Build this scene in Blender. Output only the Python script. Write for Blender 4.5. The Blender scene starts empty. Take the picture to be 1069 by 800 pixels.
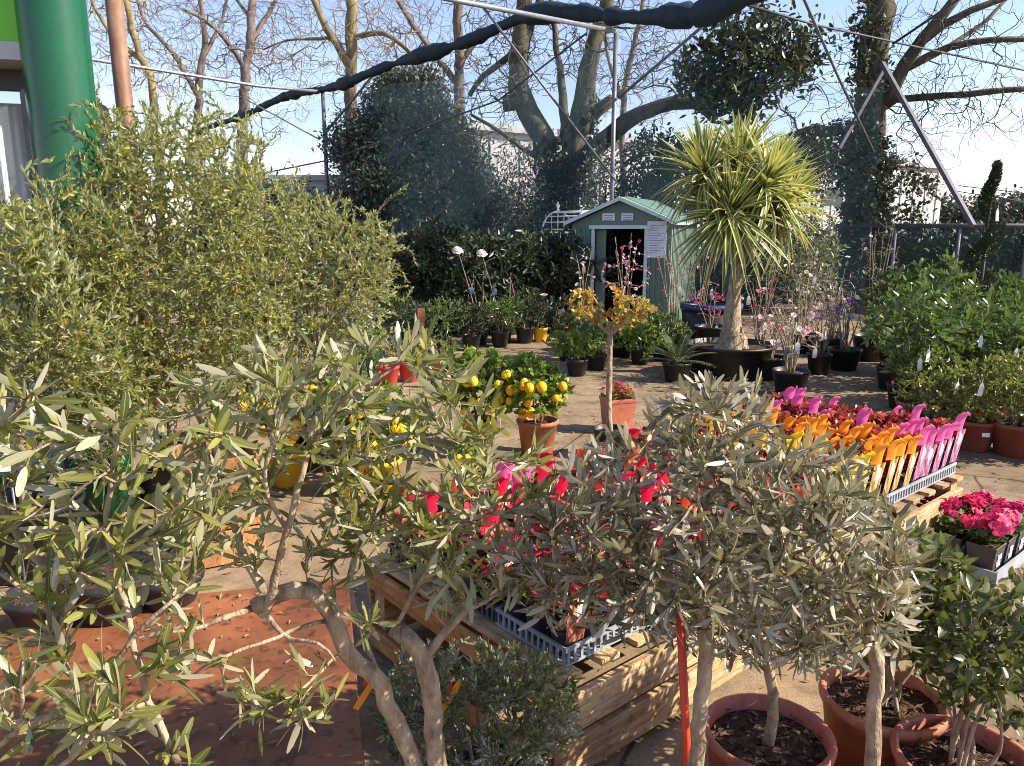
import bpy, math, random
import numpy as np
from mathutils import Vector, Matrix

R = math.radians
SC = bpy.context.scene
COL = SC.collection
rng = np.random.default_rng(7)

# ------------------------------------------------------------------ camera
CAMZ, PITCH, FPX = 1.55, R(11.5), 804.0
cd = bpy.data.cameras.new('camera')
cam = bpy.data.objects.new('camera', cd)
COL.objects.link(cam)
cam.location = (0, 0, CAMZ)
cam.rotation_euler = (R(90) - PITCH, 0, 0)
cd.sensor_width = 36
cd.lens = FPX / 1069 * 36
cd.clip_start, cd.clip_end = 0.02, 600
SC.camera = cam
FW = np.array((0, math.cos(PITCH), -math.sin(PITCH)))
UP = np.array((0, math.sin(PITCH), math.cos(PITCH)))


def ray(px, py):
    return FW + np.array((1.0, 0, 0)) * ((px - 534.5) / FPX) + UP * ((400 - py) / FPX)


def P(px, py, Y):                       # the point seen at a photo pixel, Y metres ahead
    d = ray(px, py)
    return np.array((0, 0, CAMZ)) + d * (Y / d[1])


def G(px, py, z=0.0):                   # the point seen at a photo pixel on the level z
    d = ray(px, py)
    return np.array((0, 0, CAMZ)) + d * ((z - CAMZ) / d[2])


# ------------------------------------------------------------------ scene objects
def thing(name, label, cat, loc=(0, 0, 0), rotz=0.0, group=None):
    o = bpy.data.objects.new(name, None)
    COL.objects.link(o)
    o.empty_display_size = 0.05
    o.location = tuple(float(v) for v in loc)
    o.rotation_euler = (0, 0, rotz)
    return tag(o, label, cat, group)


def tag(o, label=None, cat=None, group=None, kind=None):
    if label:
        o['label'] = label
    if cat:
        o['category'] = cat
    if group:
        o['group'] = group
    if kind:
        o['kind'] = kind
    return o


def kids(o):
    return [c for c in ALLKIDS.get(o.name, [])]


ALLKIDS = {}


def dup(root, loc, rotz=0.0, scale=1.0, label=None, group=None):
    r = root.copy()
    COL.objects.link(r)
    r.location = tuple(float(v) for v in loc)
    r.rotation_euler = (0, 0, rotz)
    r.scale = (scale,) * 3
    if label:
        r['label'] = label
    if group:
        r['group'] = group
    for ch in kids(root):
        c = ch.copy()
        COL.objects.link(c)
        c.parent = r
        ALLKIDS.setdefault(r.name, []).append(c)
        for g in kids(ch):
            d = g.copy()
            COL.objects.link(d)
            d.parent = c
            ALLKIDS.setdefault(c.name, []).append(d)
    return r


# ------------------------------------------------------------------ mesh builder
class MB:
    def __init__(s):
        s.v, s.f, s.n, s.uv = [], [], 0, []

    def add(s, v, faces, mat=0, smooth=False, uv=None):
        v = np.asarray(v, float).reshape(-1, 3)
        if not isinstance(faces, list):
            faces = [faces]
        for fa in faces:
            fa = np.asarray(fa, int)
            if fa.size:
                s.f.append((fa + s.n, mat, smooth))
        s.v.append(v)
        s.uv.append(np.zeros((len(v), 2)) if uv is None else np.asarray(uv, float))
        s.n += len(v)
        return s

    def box(s, c, size, rz=0.0, mat=0, M=None):
        x, y, z = (d / 2 for d in size)
        v = np.array([(-x, -y, -z), (x, -y, -z), (x, y, -z), (-x, y, -z), (-x, -y, z), (x, -y, z), (x, y, z), (-x, y, z)])
        if M is not None:
            v = v @ np.asarray(M).T
        elif rz:
            c_, s_ = math.cos(rz), math.sin(rz)
            v = v @ np.array([(c_, s_, 0), (-s_, c_, 0), (0, 0, 1)])
        f = np.array([(0, 3, 2, 1), (4, 5, 6, 7), (0, 1, 5, 4), (1, 2, 6, 5), (2, 3, 7, 6), (3, 0, 4, 7)])
        return s.add(v + np.asarray(c, float), f, mat)

    def beam(s, a, b, w, h, mat=0):      # a square bar from a to b
        a, b = np.asarray(a, float), np.asarray(b, float)
        d = b - a
        L = np.linalg.norm(d)
        d = d / L
        u = np.cross(d, (0, 0, 1.0))
        if np.linalg.norm(u) < 1e-3:
            u = np.array((1.0, 0, 0))
        u /= np.linalg.norm(u)
        w_ = np.cross(u, d)
        return s.box((a + b) / 2, (L, w, h), M=np.array([d, u, w_]).T, mat=mat)

    def tube(s, pts, rad, m=8, mat=0, cap=True, bump=0.0, rg=None):
        pts = np.asarray(pts, float)
        n = len(pts)
        rad = np.broadcast_to(np.asarray(rad, float), (n,))
        t = np.gradient(pts, axis=0)
        t /= np.linalg.norm(t, axis=1)[:, None] + 1e-9
        u = np.cross(t[0], (0.3, 0.2, 1.0))
        if np.linalg.norm(u) < 1e-3:
            u = np.cross(t[0], (1.0, 0, 0))
        vs = []
        a = np.linspace(0, 2 * np.pi, m, endpoint=False)
        for i in range(n):
            u = u - t[i] * (u @ t[i])
            u /= np.linalg.norm(u) + 1e-9
            w = np.cross(t[i], u)
            r = rad[i] * np.ones(m)
            if bump:
                r = r * (1 + bump * (rg or rng).normal(size=m))
            vs.append(pts[i] + (np.cos(a) * r)[:, None] * u + (np.sin(a) * r)[:, None] * w)
        v = np.concatenate(vs)
        k = np.arange(m)
        f = np.concatenate([np.stack([i * m + k, i * m + (k + 1) % m, (i + 1) * m + (k + 1) % m, (i + 1) * m + k], 1) for i in range(n - 1)])
        fs = [f]
        s.add(v, fs, mat, True)
        if cap:
            s.f.append((np.array([np.arange(m)[::-1]]) + s.n - n * m, mat, False))
            s.f.append((np.array([np.arange(m)]) + s.n - m, mat, False))
        return s

    def lathe(s, prof, m=24, c=(0, 0, 0), mat=0, smooth=True, sx=1.0, sy=1.0):
        prof = np.asarray(prof, float)
        a = np.linspace(0, 2 * np.pi, m, endpoint=False)
        n = len(prof)
        v = np.stack([np.outer(prof[:, 0], np.cos(a)) * sx, np.outer(prof[:, 0], np.sin(a)) * sy, np.repeat(prof[:, 1:2], m, 1)], -1).reshape(-1, 3)
        k = np.arange(m)
        f = np.concatenate([np.stack([i * m + k, i * m + (k + 1) % m, (i + 1) * m + (k + 1) % m, (i + 1) * m + k], 1) for i in range(n - 1)])
        return s.add(v + np.asarray(c, float), f, mat, smooth)

    def edges(s, p0, p1, r0, r1, m=5, mat=0):   # many thin frustums at once
        d = p1 - p0
        d /= np.linalg.norm(d, axis=1)[:, None] + 1e-9
        u = np.cross(d, np.array((0.31, 0.17, 0.93)))
        u /= np.linalg.norm(u, axis=1)[:, None] + 1e-9
        w = np.cross(d, u)
        a = np.linspace(0, 2 * np.pi, m, endpoint=False)
        ring = np.cos(a)[None, :, None] * u[:, None, :] + np.sin(a)[None, :, None] * w[:, None, :]
        v0 = p0[:, None, :] + ring * r0[:, None, None]
        v1 = p1[:, None, :] + ring * r1[:, None, None]
        N = len(p0)
        v = np.concatenate([v0, v1], 1).reshape(-1, 3)
        k = np.arange(m)
        f1 = np.stack([k, (k + 1) % m, m + (k + 1) % m, m + k], 1)
        f = (np.arange(N)[:, None, None] * (2 * m) + f1[None]).reshape(-1, 4)
        return s.add(v, f, mat, True)

    def leaves(s, pos, d, nrm, L, W, shape='lance', mat=0, fold=0.12, curl=0.08, twist=None):
        pos = np.asarray(pos, float)
        N = len(pos)
        if N == 0:
            return s
        T, Wd = LEAF[shape]
        d = d / (np.linalg.norm(d, axis=1)[:, None] + 1e-9)
        b = np.cross(d, nrm)
        b /= np.linalg.norm(b, axis=1)[:, None] + 1e-9
        n = np.cross(b, d)
        L = np.broadcast_to(np.asarray(L, float), (N,))
        W = np.broadcast_to(np.asarray(W, float), (N,))
        curl = np.broadcast_to(np.asarray(curl, float), (N,))
        if shape == 'rhomb':
            tt = np.array((0, .45, 1, .45)); vv = np.array((0, 1, 0, -1.0))
            f1 = np.array([(0, 1, 2, 3)])
        else:
            tt = np.repeat(T, 3)
            vv = np.tile((-1.0, 0, 1), len(T)) * np.repeat(Wd, 3)
            f1 = []
            for i in range(len(T) - 1):
                q = i * 3
                f1 += [(q, q + 1, q + 4, q + 3), (q + 1, q + 2, q + 5, q + 4)]
            f1 = np.array(f1)
        K = len(tt)
        lift = (np.abs(vv) * fold)[None] * W[:, None] - curl[:, None] * L[:, None] * (tt ** 2)[None]
        v = pos[:, None] + (L[:, None] * tt[None])[..., None] * d[:, None] + (W[:, None] * .5 * vv[None])[..., None] * b[:, None] + lift[..., None] * n[:, None]
        f = (np.arange(N)[:, None, None] * K + f1[None]).reshape(-1, f1.shape[1])
        sg = np.tile((-1.0, 0, 1), K // 3) if K % 3 == 0 else np.array((0, 1.0, 0, -1))
        uv = np.tile(np.stack([tt, sg * .5 + .5], 1), (N, 1))
        return s.add(v.reshape(-1, 3), f, mat, True, uv)

    def build(s, name, mats, parent=None, origin=(0, 0, 0), bevel=0.0, label=None):
        me = bpy.data.meshes.new(name)
        v = np.concatenate(s.v) - np.asarray(origin, float)
        cnt = np.concatenate([np.full(len(f), f.shape[1]) for f, _, _ in s.f])
        loops = np.concatenate([f.reshape(-1) for f, _, _ in s.f])
        mi = np.concatenate([np.full(len(f), m) for f, m, _ in s.f])
        sm = np.concatenate([np.full(len(f), q) for f, _, q in s.f])
        me.vertices.add(len(v))
        me.vertices.foreach_set('co', v.astype(np.float32).ravel())
        me.loops.add(len(loops))
        me.loops.foreach_set('vertex_index', loops.astype(np.int32))
        me.polygons.add(len(cnt))
        me.polygons.foreach_set('loop_start', np.concatenate([[0], np.cumsum(cnt)[:-1]]).astype(np.int32))
        me.polygons.foreach_set('loop_total', cnt.astype(np.int32))
        me.polygons.foreach_set('material_index', mi.astype(np.int32))
        me.polygons.foreach_set('use_smooth', sm.astype(bool))
        uvl = me.uv_layers.new(name='uv')
        uvl.data.foreach_set('uv', np.concatenate(s.uv)[loops].astype(np.float32).ravel())
        for m in (mats if isinstance(mats, (list, tuple)) else [mats]):
            me.materials.append(m)
        me.update(calc_edges=True)
        me.validate()
        o = bpy.data.objects.new(name, me)
        COL.objects.link(o)
        if parent is not None:
            o.parent = parent
            ALLKIDS.setdefault(parent.name, []).append(o)
        else:
            o.location = tuple(float(q) for q in origin)
        if bevel:
            b = o.modifiers.new('bevel', 'BEVEL')
            b.width = bevel
            b.segments = 2
            b.limit_method = 'ANGLE'
        if label:
            o['label'] = label
        return o


LEAF = {
    'lance': (np.array((0, .15, .42, .76, .95, 1)), np.array((.16, .7, 1, .82, .4, .1))),
    'oval': (np.array((0, .2, .5, .82, 1)), np.array((.12, .8, 1, .66, .08))),
    'round': (np.array((0, .2, .55, .85, 1)), np.array((.3, .95, 1, .7, .25))),
    'short': (np.array((0, .5, .9, 1)), np.array((.2, 1, .5, .15))),
    'strap': (np.array((0, .2, .4, .6, .8, 1)), np.array((.75, 1, .95, .8, .5, .03))),
    'petal': (np.array((0, .5, 1)), np.array((.25, 1, .7))),
    'rhomb': (None, None),
}


def unit(v):
    v = np.asarray(v, float)
    return v / (np.linalg.norm(v, axis=-1, keepdims=True) + 1e-9)


def rdir(n, rg=rng):
    return unit(rg.normal(size=(n, 3)))


def smooth_path(pts, step):
    pts = np.asarray(pts, float)
    if len(pts) == 2:
        n = max(2, int(np.linalg.norm(pts[1] - pts[0]) / step) + 1)
        t = np.linspace(0, 1, n)[:, None]
        return pts[0] * (1 - t) + pts[1] * t
    q = np.concatenate([[2 * pts[0] - pts[1]], pts, [2 * pts[-1] - pts[-2]]])
    out = []
    for i in range(1, len(q) - 2):
        n = max(1, int(np.linalg.norm(q[i + 1] - q[i]) / step))
        for k in range(n):
            t = k / n
            out.append(0.5 * (2 * q[i] + (q[i + 1] - q[i - 1]) * t + (2 * q[i - 1] - 5 * q[i] + 4 * q[i + 1] - q[i + 2]) * t * t + (3 * q[i] - q[i - 1] - 3 * q[i + 1] + q[i + 2]) * t ** 3))
    out.append(pts[-1])
    return np.array(out)


class Skel:
    """limbs laid by hand plus twigs grown towards scattered points of the crown"""

    def __init__(s, cap=30000):
        s.pos = np.zeros((cap, 3)); s.par = np.full(cap, -1); s.fix = np.zeros(cap); s.tan = np.zeros((cap, 3))
        s.n = 0; s.paths = []; s.limbs = []

    def node(s, p, par, fix=0.0):
        i = s.n
        s.pos[i] = p; s.par[i] = par; s.fix[i] = fix
        s.tan[i] = unit(p - s.pos[par]) if par >= 0 else (0, 0, 1)
        s.n += 1
        return i

    def limb(s, pts, r0, r1, step=0.03, attach=True, jit=0.0):
        pts = np.asarray(pts, float)
        if attach and s.n:
            D = np.linalg.norm(s.pos[:s.n] - pts[0], axis=1)
            par = int(D.argmin())
            if D[par] > 1e-4:
                pts = np.concatenate([[s.pos[par]], pts])
        else:
            par = -1
        q = smooth_path(pts, step)
        if jit:
            q[1:-1] += rng.normal(size=(len(q) - 2, 3)) * jit
        rr = np.linspace(r0, r1, len(q))
        s.limbs.append((q, rr))
        ids = []
        for k, p in enumerate(q):
            if k == 0 and par >= 0:
                continue
            par = s.node(p, par, rr[k])
            ids.append(par)
        return ids

    def grow(s, att, step=0.04, jit=0.08, bend=0.35, pref=0.35, first=0, lift=0.0):
        att = np.asarray(att, float)
        D0 = np.min(np.linalg.norm(att[:, None] - s.pos[None, first:s.n][:, :: max(1, s.n // 400)], axis=2), axis=1)
        for p in att[np.argsort(D0)]:
            df = p - s.pos[first:s.n]
            D = np.linalg.norm(df, axis=1) + 1e-6
            cs = (df * s.tan[first:s.n]).sum(1) / D
            i = int((D * (1 + pref * (1 - cs))).argmin()) + first
            a = s.pos[i]; L = np.linalg.norm(p - a)
            if L < step * .7:
                continue
            c = a + s.tan[i] * L * bend + np.array((0, 0, lift * L)) + rng.normal(size=3) * jit * L
            n = max(2, int(L / step))
            path = [i]
            for k in range(1, n + 1):
                t = k / n
                q = a * (1 - t) ** 2 + 2 * c * t * (1 - t) + p * t * t
                if k < n:
                    q = q + rng.normal(size=3) * jit * L * .12
                path.append(s.node(q, path[-1]))
            s.paths.append(path)

    def wood(s, mb, r_tip, ex=0.45, m_thick=10, thin=0.004, mat=0, bump=0.05, rmax=9.0):
        n = s.n
        cnt = np.zeros(n)
        has = np.zeros(n, bool)
        has[s.par[:n][s.par[:n] >= 0]] = True
        cnt[~has] = 1
        for i in range(n - 1, 0, -1):
            if s.par[i] >= 0:
                cnt[s.par[i]] += cnt[i]
        r = np.minimum(r_tip * np.maximum(cnt, 1) ** ex, rmax)
        for i in range(n):
            if s.fix[i] > 0:
                r[i] = s.fix[i]
            elif s.par[i] >= 0:
                r[i] = min(r[i], r[s.par[i]] * .96)
        s.r = r
        g = np.where((s.fix[:n] == 0) & (s.par[:n] >= 0))[0]
        if len(g):
            p = s.par[g]
            r0 = np.minimum(r[p], r[g] * 1.35)
            big = r0 > thin
            for sel, m in ((big, 6), (~big, 4)):
                if sel.any():
                    mb.edges(s.pos[p[sel]], s.pos[g[sel]], r0[sel], r[g[sel]], m, mat)
        for q, rr in s.limbs:
            mb.tube(q, rr, m_thick, mat, True, bump)
        return mb

    def leaf_sites(s, zone, gap, whorl=2, ang=50, spread=12, start=None):
        """opposite pairs along the outer part of every twig; returns position, direction, normal"""
        Ps, Ds, Ns = [], [], []
        for path in s.paths:
            pts = s.pos[path]
            seg = np.linalg.norm(np.diff(pts, axis=0), axis=1)
            cum = np.concatenate([[0], np.cumsum(seg)])
            tot = cum[-1]
            z = min(zone, tot * .95)
            ts = np.arange(tot - z, tot + 1e-6, gap)
            ts = ts + rng.uniform(-.2, .2, len(ts)) * gap
            ph = rng.uniform(0, np.pi)
            for k, t in enumerate(np.clip(ts, 0, tot)):
                j = min(int(np.searchsorted(cum, t, 'right')) - 1, len(seg) - 1)
                f = (t - cum[j]) / (seg[j] + 1e-9)
                p = pts[j] * (1 - f) + pts[j + 1] * f
                tn = (pts[j + 1] - pts[j]) / (seg[j] + 1e-9)
                u = np.cross(tn, (0.2, 0.3, 0.9)); u /= np.linalg.norm(u) + 1e-9
                w = np.cross(tn, u)
                last = k >= len(ts) - 2
                for h in range(whorl):
                    a = ph + k * np.pi / 2 + h * 2 * np.pi / whorl + rng.normal() * .25
                    rad = u * math.cos(a) + w * math.sin(a)
                    al = R(rng.normal(ang * (.55 if last else 1), spread))
                    d = tn * math.cos(al) + rad * math.sin(al)
                    Ps.append(p); Ds.append(d); Ns.append(tn * math.sin(al) - rad * math.cos(al))
        return np.array(Ps), np.array(Ds), np.array(Ns)


def px_cloud(boxes, k_=1.0):
    out = []
    for cx, cy, rx, ry, Y, dY, n in boxes:
        n = int(n * k_)
        a = rng.uniform(0, 2 * np.pi, n); r = np.sqrt(rng.uniform(0.02, 1, n))
        for k in range(n):
            out.append(P(cx + rx * r[k] * math.cos(a[k]), cy + ry * r[k] * math.sin(a[k]), Y + rng.uniform(-dY, dY)))
    return np.array(out)


def ball(n, c, rad, inner=0.35, lumps=0.0):
    d = rdir(n)
    r = rng.uniform(inner ** 3, 1, n) ** (1 / 3)
    if lumps:
        k = rdir(9) * 3.1
        r = r * (1 + lumps * np.mean(np.sin(d @ k.T + rng.uniform(0, 6, 9)), axis=1) * 2.2)
    return np.asarray(c, float) + d * r[:, None] * np.asarray(rad, float)


def clump_leaves(mb, centres, per, spread, L, W, shape='short', mat=0, upw=0.35, out=None, curl=.1):
    centres = np.asarray(centres)
    N = len(centres) * per
    pos = np.repeat(centres, per, 0) + rng.normal(size=(N, 3)) * spread
    ax = np.repeat(rdir(len(centres)), per, 0)
    d = unit(rdir(N) + ax * .6 + np.array((0, 0, upw)))
    nrm = unit(rdir(N) * .8 + np.array((0, 0, .8)))
    mb.leaves(pos, d, nrm, rng.uniform(.7, 1.25, N) * L, rng.uniform(.75, 1.2, N) * W, shape, mat, .1, curl)
    return mb
# ------------------------------------------------------------------ materials
def new_mat(name):
    m = bpy.data.materials.new(name)
    m.use_nodes = True
    nt = m.node_tree
    return m, nt, nt.nodes['Principled BSDF'], nt.nodes['Material Output']


def ramp(nt, stops):
    r = nt.nodes.new('ShaderNodeValToRGB')
    el = r.color_ramp.elements
    while len(el) < len(stops):
        el.new(0.5)
    for e, (p, c) in zip(el, stops):
        e.position = p
        e.color = (*c, 1)
    return r


def noisy(name, c1, c2, scale=8.0, rough=0.7, bump=0.0, detail=6.0, stretch=None, metal=0.0, c3=None, spec=0.4, bscale=None, lo=.35, hi=.68, vary=0.0, dirt=0.0):
    m, nt, b, out = new_mat(name)
    tc = nt.nodes.new('ShaderNodeTexCoord')
    co = tc.outputs['Object']
    if stretch:
        mp = nt.nodes.new('ShaderNodeMapping')
        mp.inputs['Scale'].default_value = stretch
        nt.links.new(co, mp.inputs['Vector'])
        co = mp.outputs['Vector']
    n = nt.nodes.new('ShaderNodeTexNoise')
    n.inputs['Scale'].default_value = scale
    n.inputs['Detail'].default_value = detail
    n.inputs['Roughness'].default_value = .62
    nt.links.new(co, n.inputs['Vector'])
    st = [(lo, c1), (hi, c2)]
    if c3:
        st = [(lo, c1), (.5 * (lo + hi), c2), (hi, c3)]
    r = ramp(nt, st)
    nt.links.new(n.outputs['Fac'], r.inputs['Fac'])
    colr = r.outputs['Color']

    def times(a, f, lo_, hi_, fmin=0.0, fmax=1.0):
        mr = nt.nodes.new('ShaderNodeMapRange')
        nt.links.new(f, mr.inputs['Value'])
        mr.inputs['From Min'].default_value, mr.inputs['From Max'].default_value = fmin, fmax
        mr.inputs['To Min'].default_value, mr.inputs['To Max'].default_value = lo_, hi_
        x = nt.nodes.new('ShaderNodeVectorMath'); x.operation = 'SCALE'
        nt.links.new(a, x.inputs[0]); nt.links.new(mr.outputs['Result'], x.inputs['Scale'])
        return x.outputs[0]
    if vary:
        oi = nt.nodes.new('ShaderNodeObjectInfo')
        colr = times(colr, oi.outputs['Random'], 1 - vary, 1 + vary * .5)
    if dirt:
        for sc_, mn, mx in ((3.5, .36, .56), (38, .34, .46)):
            nd = nt.nodes.new('ShaderNodeTexNoise'); nd.inputs['Scale'].default_value = sc_; nd.inputs['Detail'].default_value = 7
            nt.links.new(tc.outputs['Object'], nd.inputs['Vector'])
            colr = times(colr, nd.outputs['Fac'], 1 - dirt, 1, mn, mx)
    nt.links.new(colr, b.inputs['Base Color'])
    b.inputs['Roughness'].default_value = rough
    b.inputs['Metallic'].default_value = metal
    b.inputs['Specular IOR Level'].default_value = spec
    if bump:
        n2 = nt.nodes.new('ShaderNodeTexNoise')
        n2.inputs['Scale'].default_value = bscale or scale * 3
        n2.inputs['Detail'].default_value = 8
        nt.links.new(co, n2.inputs['Vector'])
        bp = nt.nodes.new('ShaderNodeBump')
        bp.inputs['Strength'].default_value = bump
        bp.inputs['Distance'].default_value = .02
        nt.links.new(n2.outputs['Fac'], bp.inputs['Height'])
        nt.links.new(bp.outputs['Normal'], b.inputs['Normal'])
    return m


def leafy(name, cols, back=None, rough=0.42, transl=0.28, rib=None, margin=None, spec=0.45, tcol=None):
    """every leaf its own tone; a paler underside; light passes through the blade"""
    m, nt, b, out = new_mat(name)
    geo = nt.nodes.new('ShaderNodeNewGeometry')
    k = len(cols)
    r = ramp(nt, [(i / max(1, k - 1), c) for i, c in enumerate(cols)])
    nt.links.new(geo.outputs['Random Per Island'], r.inputs['Fac'])
    colr = r.outputs['Color']

    def mix(fac, a, bcol):
        x = nt.nodes.new('ShaderNodeMix')
        x.data_type = 'RGBA'
        nt.links.new(fac, x.inputs['Factor'])
        nt.links.new(a, x.inputs['A'])
        x.inputs['B'].default_value = (*bcol, 1)
        return x.outputs['Result']

    def across(width, soft, invert=False):
        uv = nt.nodes.new('ShaderNodeUVMap')
        sp = nt.nodes.new('ShaderNodeSeparateXYZ')
        nt.links.new(uv.outputs['UV'], sp.inputs['Vector'])
        s1 = nt.nodes.new('ShaderNodeMath'); s1.operation = 'SUBTRACT'
        nt.links.new(sp.outputs['Y'], s1.inputs[0]); s1.inputs[1].default_value = .5
        s2 = nt.nodes.new('ShaderNodeMath'); s2.operation = 'ABSOLUTE'
        nt.links.new(s1.outputs[0], s2.inputs[0])
        mr = nt.nodes.new('ShaderNodeMapRange')
        nt.links.new(s2.outputs[0], mr.inputs['Value'])
        mr.inputs['From Min'].default_value = width
        mr.inputs['From Max'].default_value = width + soft
        if invert:
            mr.inputs['To Min'].default_value, mr.inputs['To Max'].default_value = 1, 0
        return mr.outputs['Result']

    if margin:
        colr = mix(across(.24, .1), colr, margin)
    if rib:
        colr = mix(across(.02, .05, True), colr, rib)
    if back:
        colr = mix(geo.outputs['Backfacing'], colr, back)
    nt.links.new(colr, b.inputs['Base Color'])
    b.inputs['Roughness'].default_value = rough
    b.inputs['Specular IOR Level'].default_value = spec
    if transl:
        t = nt.nodes.new('ShaderNodeBsdfTranslucent')
        if tcol:
            mm = nt.nodes.new('ShaderNodeMix'); mm.data_type = 'RGBA'
            mm.inputs['Factor'].default_value = .7
            nt.links.new(colr, mm.inputs['A'])
            mm.inputs['B'].default_value = (*tcol, 1)
            nt.links.new(mm.outputs['Result'], t.inputs['Color'])
        else:
            nt.links.new(colr, t.inputs['Color'])
        ms = nt.nodes.new('ShaderNodeMixShader')
        ms.inputs['Fac'].default_value = transl
        nt.links.new(b.outputs['BSDF'], ms.inputs[1])
        nt.links.new(t.outputs['BSDF'], ms.inputs[2])
        nt.links.new(ms.outputs['Shader'], out.inputs['Surface'])
    return m


def netting(name, colr, cover):
    m, nt, b, out = new_mat(name)
    nt.nodes.remove(b)
    tr = nt.nodes.new('ShaderNodeBsdfTransparent')
    df = nt.nodes.new('ShaderNodeBsdfDiffuse'); df.inputs['Color'].default_value = (*colr, 1)
    tl = nt.nodes.new('ShaderNodeBsdfTranslucent'); tl.inputs['Color'].default_value = (*colr, 1)
    a = nt.nodes.new('ShaderNodeMixShader'); a.inputs['Fac'].default_value = .45
    nt.links.new(df.outputs[0], a.inputs[1]); nt.links.new(tl.outputs[0], a.inputs[2])
    # folds and dusty streaks in the weave
    tc = nt.nodes.new('ShaderNodeTexCoord')
    mp = nt.nodes.new('ShaderNodeMapping'); mp.inputs['Scale'].default_value = (1.2, 1.2, .25)
    nz = nt.nodes.new('ShaderNodeTexNoise'); nz.inputs['Scale'].default_value = 1.6; nz.inputs['Detail'].default_value = 4
    nt.links.new(tc.outputs['Object'], mp.inputs['Vector']); nt.links.new(mp.outputs['Vector'], nz.inputs['Vector'])
    mr = nt.nodes.new('ShaderNodeMapRange')
    mr.inputs['From Min'].default_value, mr.inputs['From Max'].default_value = .3, .7
    mr.inputs['To Min'].default_value, mr.inputs['To Max'].default_value = cover * .85, cover * 1.15
    nt.links.new(nz.outputs['Fac'], mr.inputs['Value'])
    c = nt.nodes.new('ShaderNodeMixShader')
    nt.links.new(mr.outputs['Result'], c.inputs['Fac'])
    nt.links.new(tr.outputs[0], c.inputs[1]); nt.links.new(a.outputs[0], c.inputs[2])
    nt.links.new(c.outputs[0], out.inputs['Surface'])
    return m


def ground_mat():
    m, nt, b, out = new_mat('dusty_concrete')
    tc = nt.nodes.new('ShaderNodeTexCoord')
    def nz(scale, det, w=.6):
        n = nt.nodes.new('ShaderNodeTexNoise')
        n.inputs['Scale'].default_value = scale; n.inputs['Detail'].default_value = det; n.inputs['Roughness'].default_value = w
        nt.links.new(tc.outputs['Object'], n.inputs['Vector'])
        return n
    big = nz(.7, 5); mid = nz(6, 8, .7); fine = nz(120, 3)
    r1 = ramp(nt, [(.3, (.2, .145, .09)), (.5, (.3, .225, .145)), (.7, (.39, .305, .2))])
    nt.links.new(big.outputs['Fac'], r1.inputs['Fac'])
    r2 = ramp(nt, [(.32, (.45, .42, .4)), (.5, (.85, .84, .82)), (.72, (1.15, 1.12, 1.08))])
    nt.links.new(mid.outputs['Fac'], r2.inputs['Fac'])
    r3 = ramp(nt, [(.3, (.7, .7, .7)), (.65, (1.1, 1.1, 1.1))])
    nt.links.new(fine.outputs['Fac'], r3.inputs['Fac'])
    def mul(a, c):
        x = nt.nodes.new('ShaderNodeMix'); x.data_type = 'RGBA'; x.blend_type = 'MULTIPLY'
        x.inputs['Factor'].default_value = 1
        nt.links.new(a, x.inputs['A']); nt.links.new(c, x.inputs['B'])
        return x.outputs['Result']
    col_ = mul(mul(r1.outputs['Color'], r2.outputs['Color']), r3.outputs['Color'])
    # joints between the concrete slabs
    br = nt.nodes.new('ShaderNodeTexBrick')
    br.inputs['Scale'].default_value = 1.0
    br.inputs['Brick Width'].default_value = 2.6; br.inputs['Row Height'].default_value = 2.1
    br.inputs['Mortar Size'].default_value = .012; br.inputs['Mortar Smooth'].default_value = .6
    br.inputs['Color1'].default_value = (1, 1, 1, 1); br.inputs['Color2'].default_value = (.9, .9, .9, 1); br.inputs['Mortar'].default_value = (.35, .33, .3, 1)
    mp = nt.nodes.new('ShaderNodeMapping'); mp.inputs['Rotation'].default_value = (0, 0, R(24)); mp.inputs['Location'].default_value = (.5, .8, 0)
    ad = nt.nodes.new('ShaderNodeVectorMath'); ad.operation = 'ADD'
    sc_ = nt.nodes.new('ShaderNodeVectorMath'); sc_.operation = 'SCALE'; sc_.inputs['Scale'].default_value = .06
    nt.links.new(mid.outputs['Color'], sc_.inputs[0])
    nt.links.new(tc.outputs['Object'], ad.inputs[0]); nt.links.new(sc_.outputs[0], ad.inputs[1])
    nt.links.new(ad.outputs[0], mp.inputs['Vector']); nt.links.new(mp.outputs['Vector'], br.inputs['Vector'])
    col_ = mul(col_, br.outputs['Color'])
    nt.links.new(col_, b.inputs['Base Color'])
    b.inputs['Roughness'].default_value = .9
    b.inputs['Specular IOR Level'].default_value = .2
    bp = nt.nodes.new('ShaderNodeBump'); bp.inputs['Strength'].default_value = .5; bp.inputs['Distance'].default_value = .01
    nt.links.new(mid.outputs['Fac'], bp.inputs['Height'])
    bp2 = nt.nodes.new('ShaderNodeBump'); bp2.inputs['Strength'].default_value = .35; bp2.inputs['Distance'].default_value = .004
    nt.links.new(fine.outputs['Fac'], bp2.inputs['Height']); nt.links.new(bp.outputs['Normal'], bp2.inputs['Normal'])
    nt.links.new(bp2.outputs['Normal'], b.inputs['Normal'])
    return m


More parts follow.
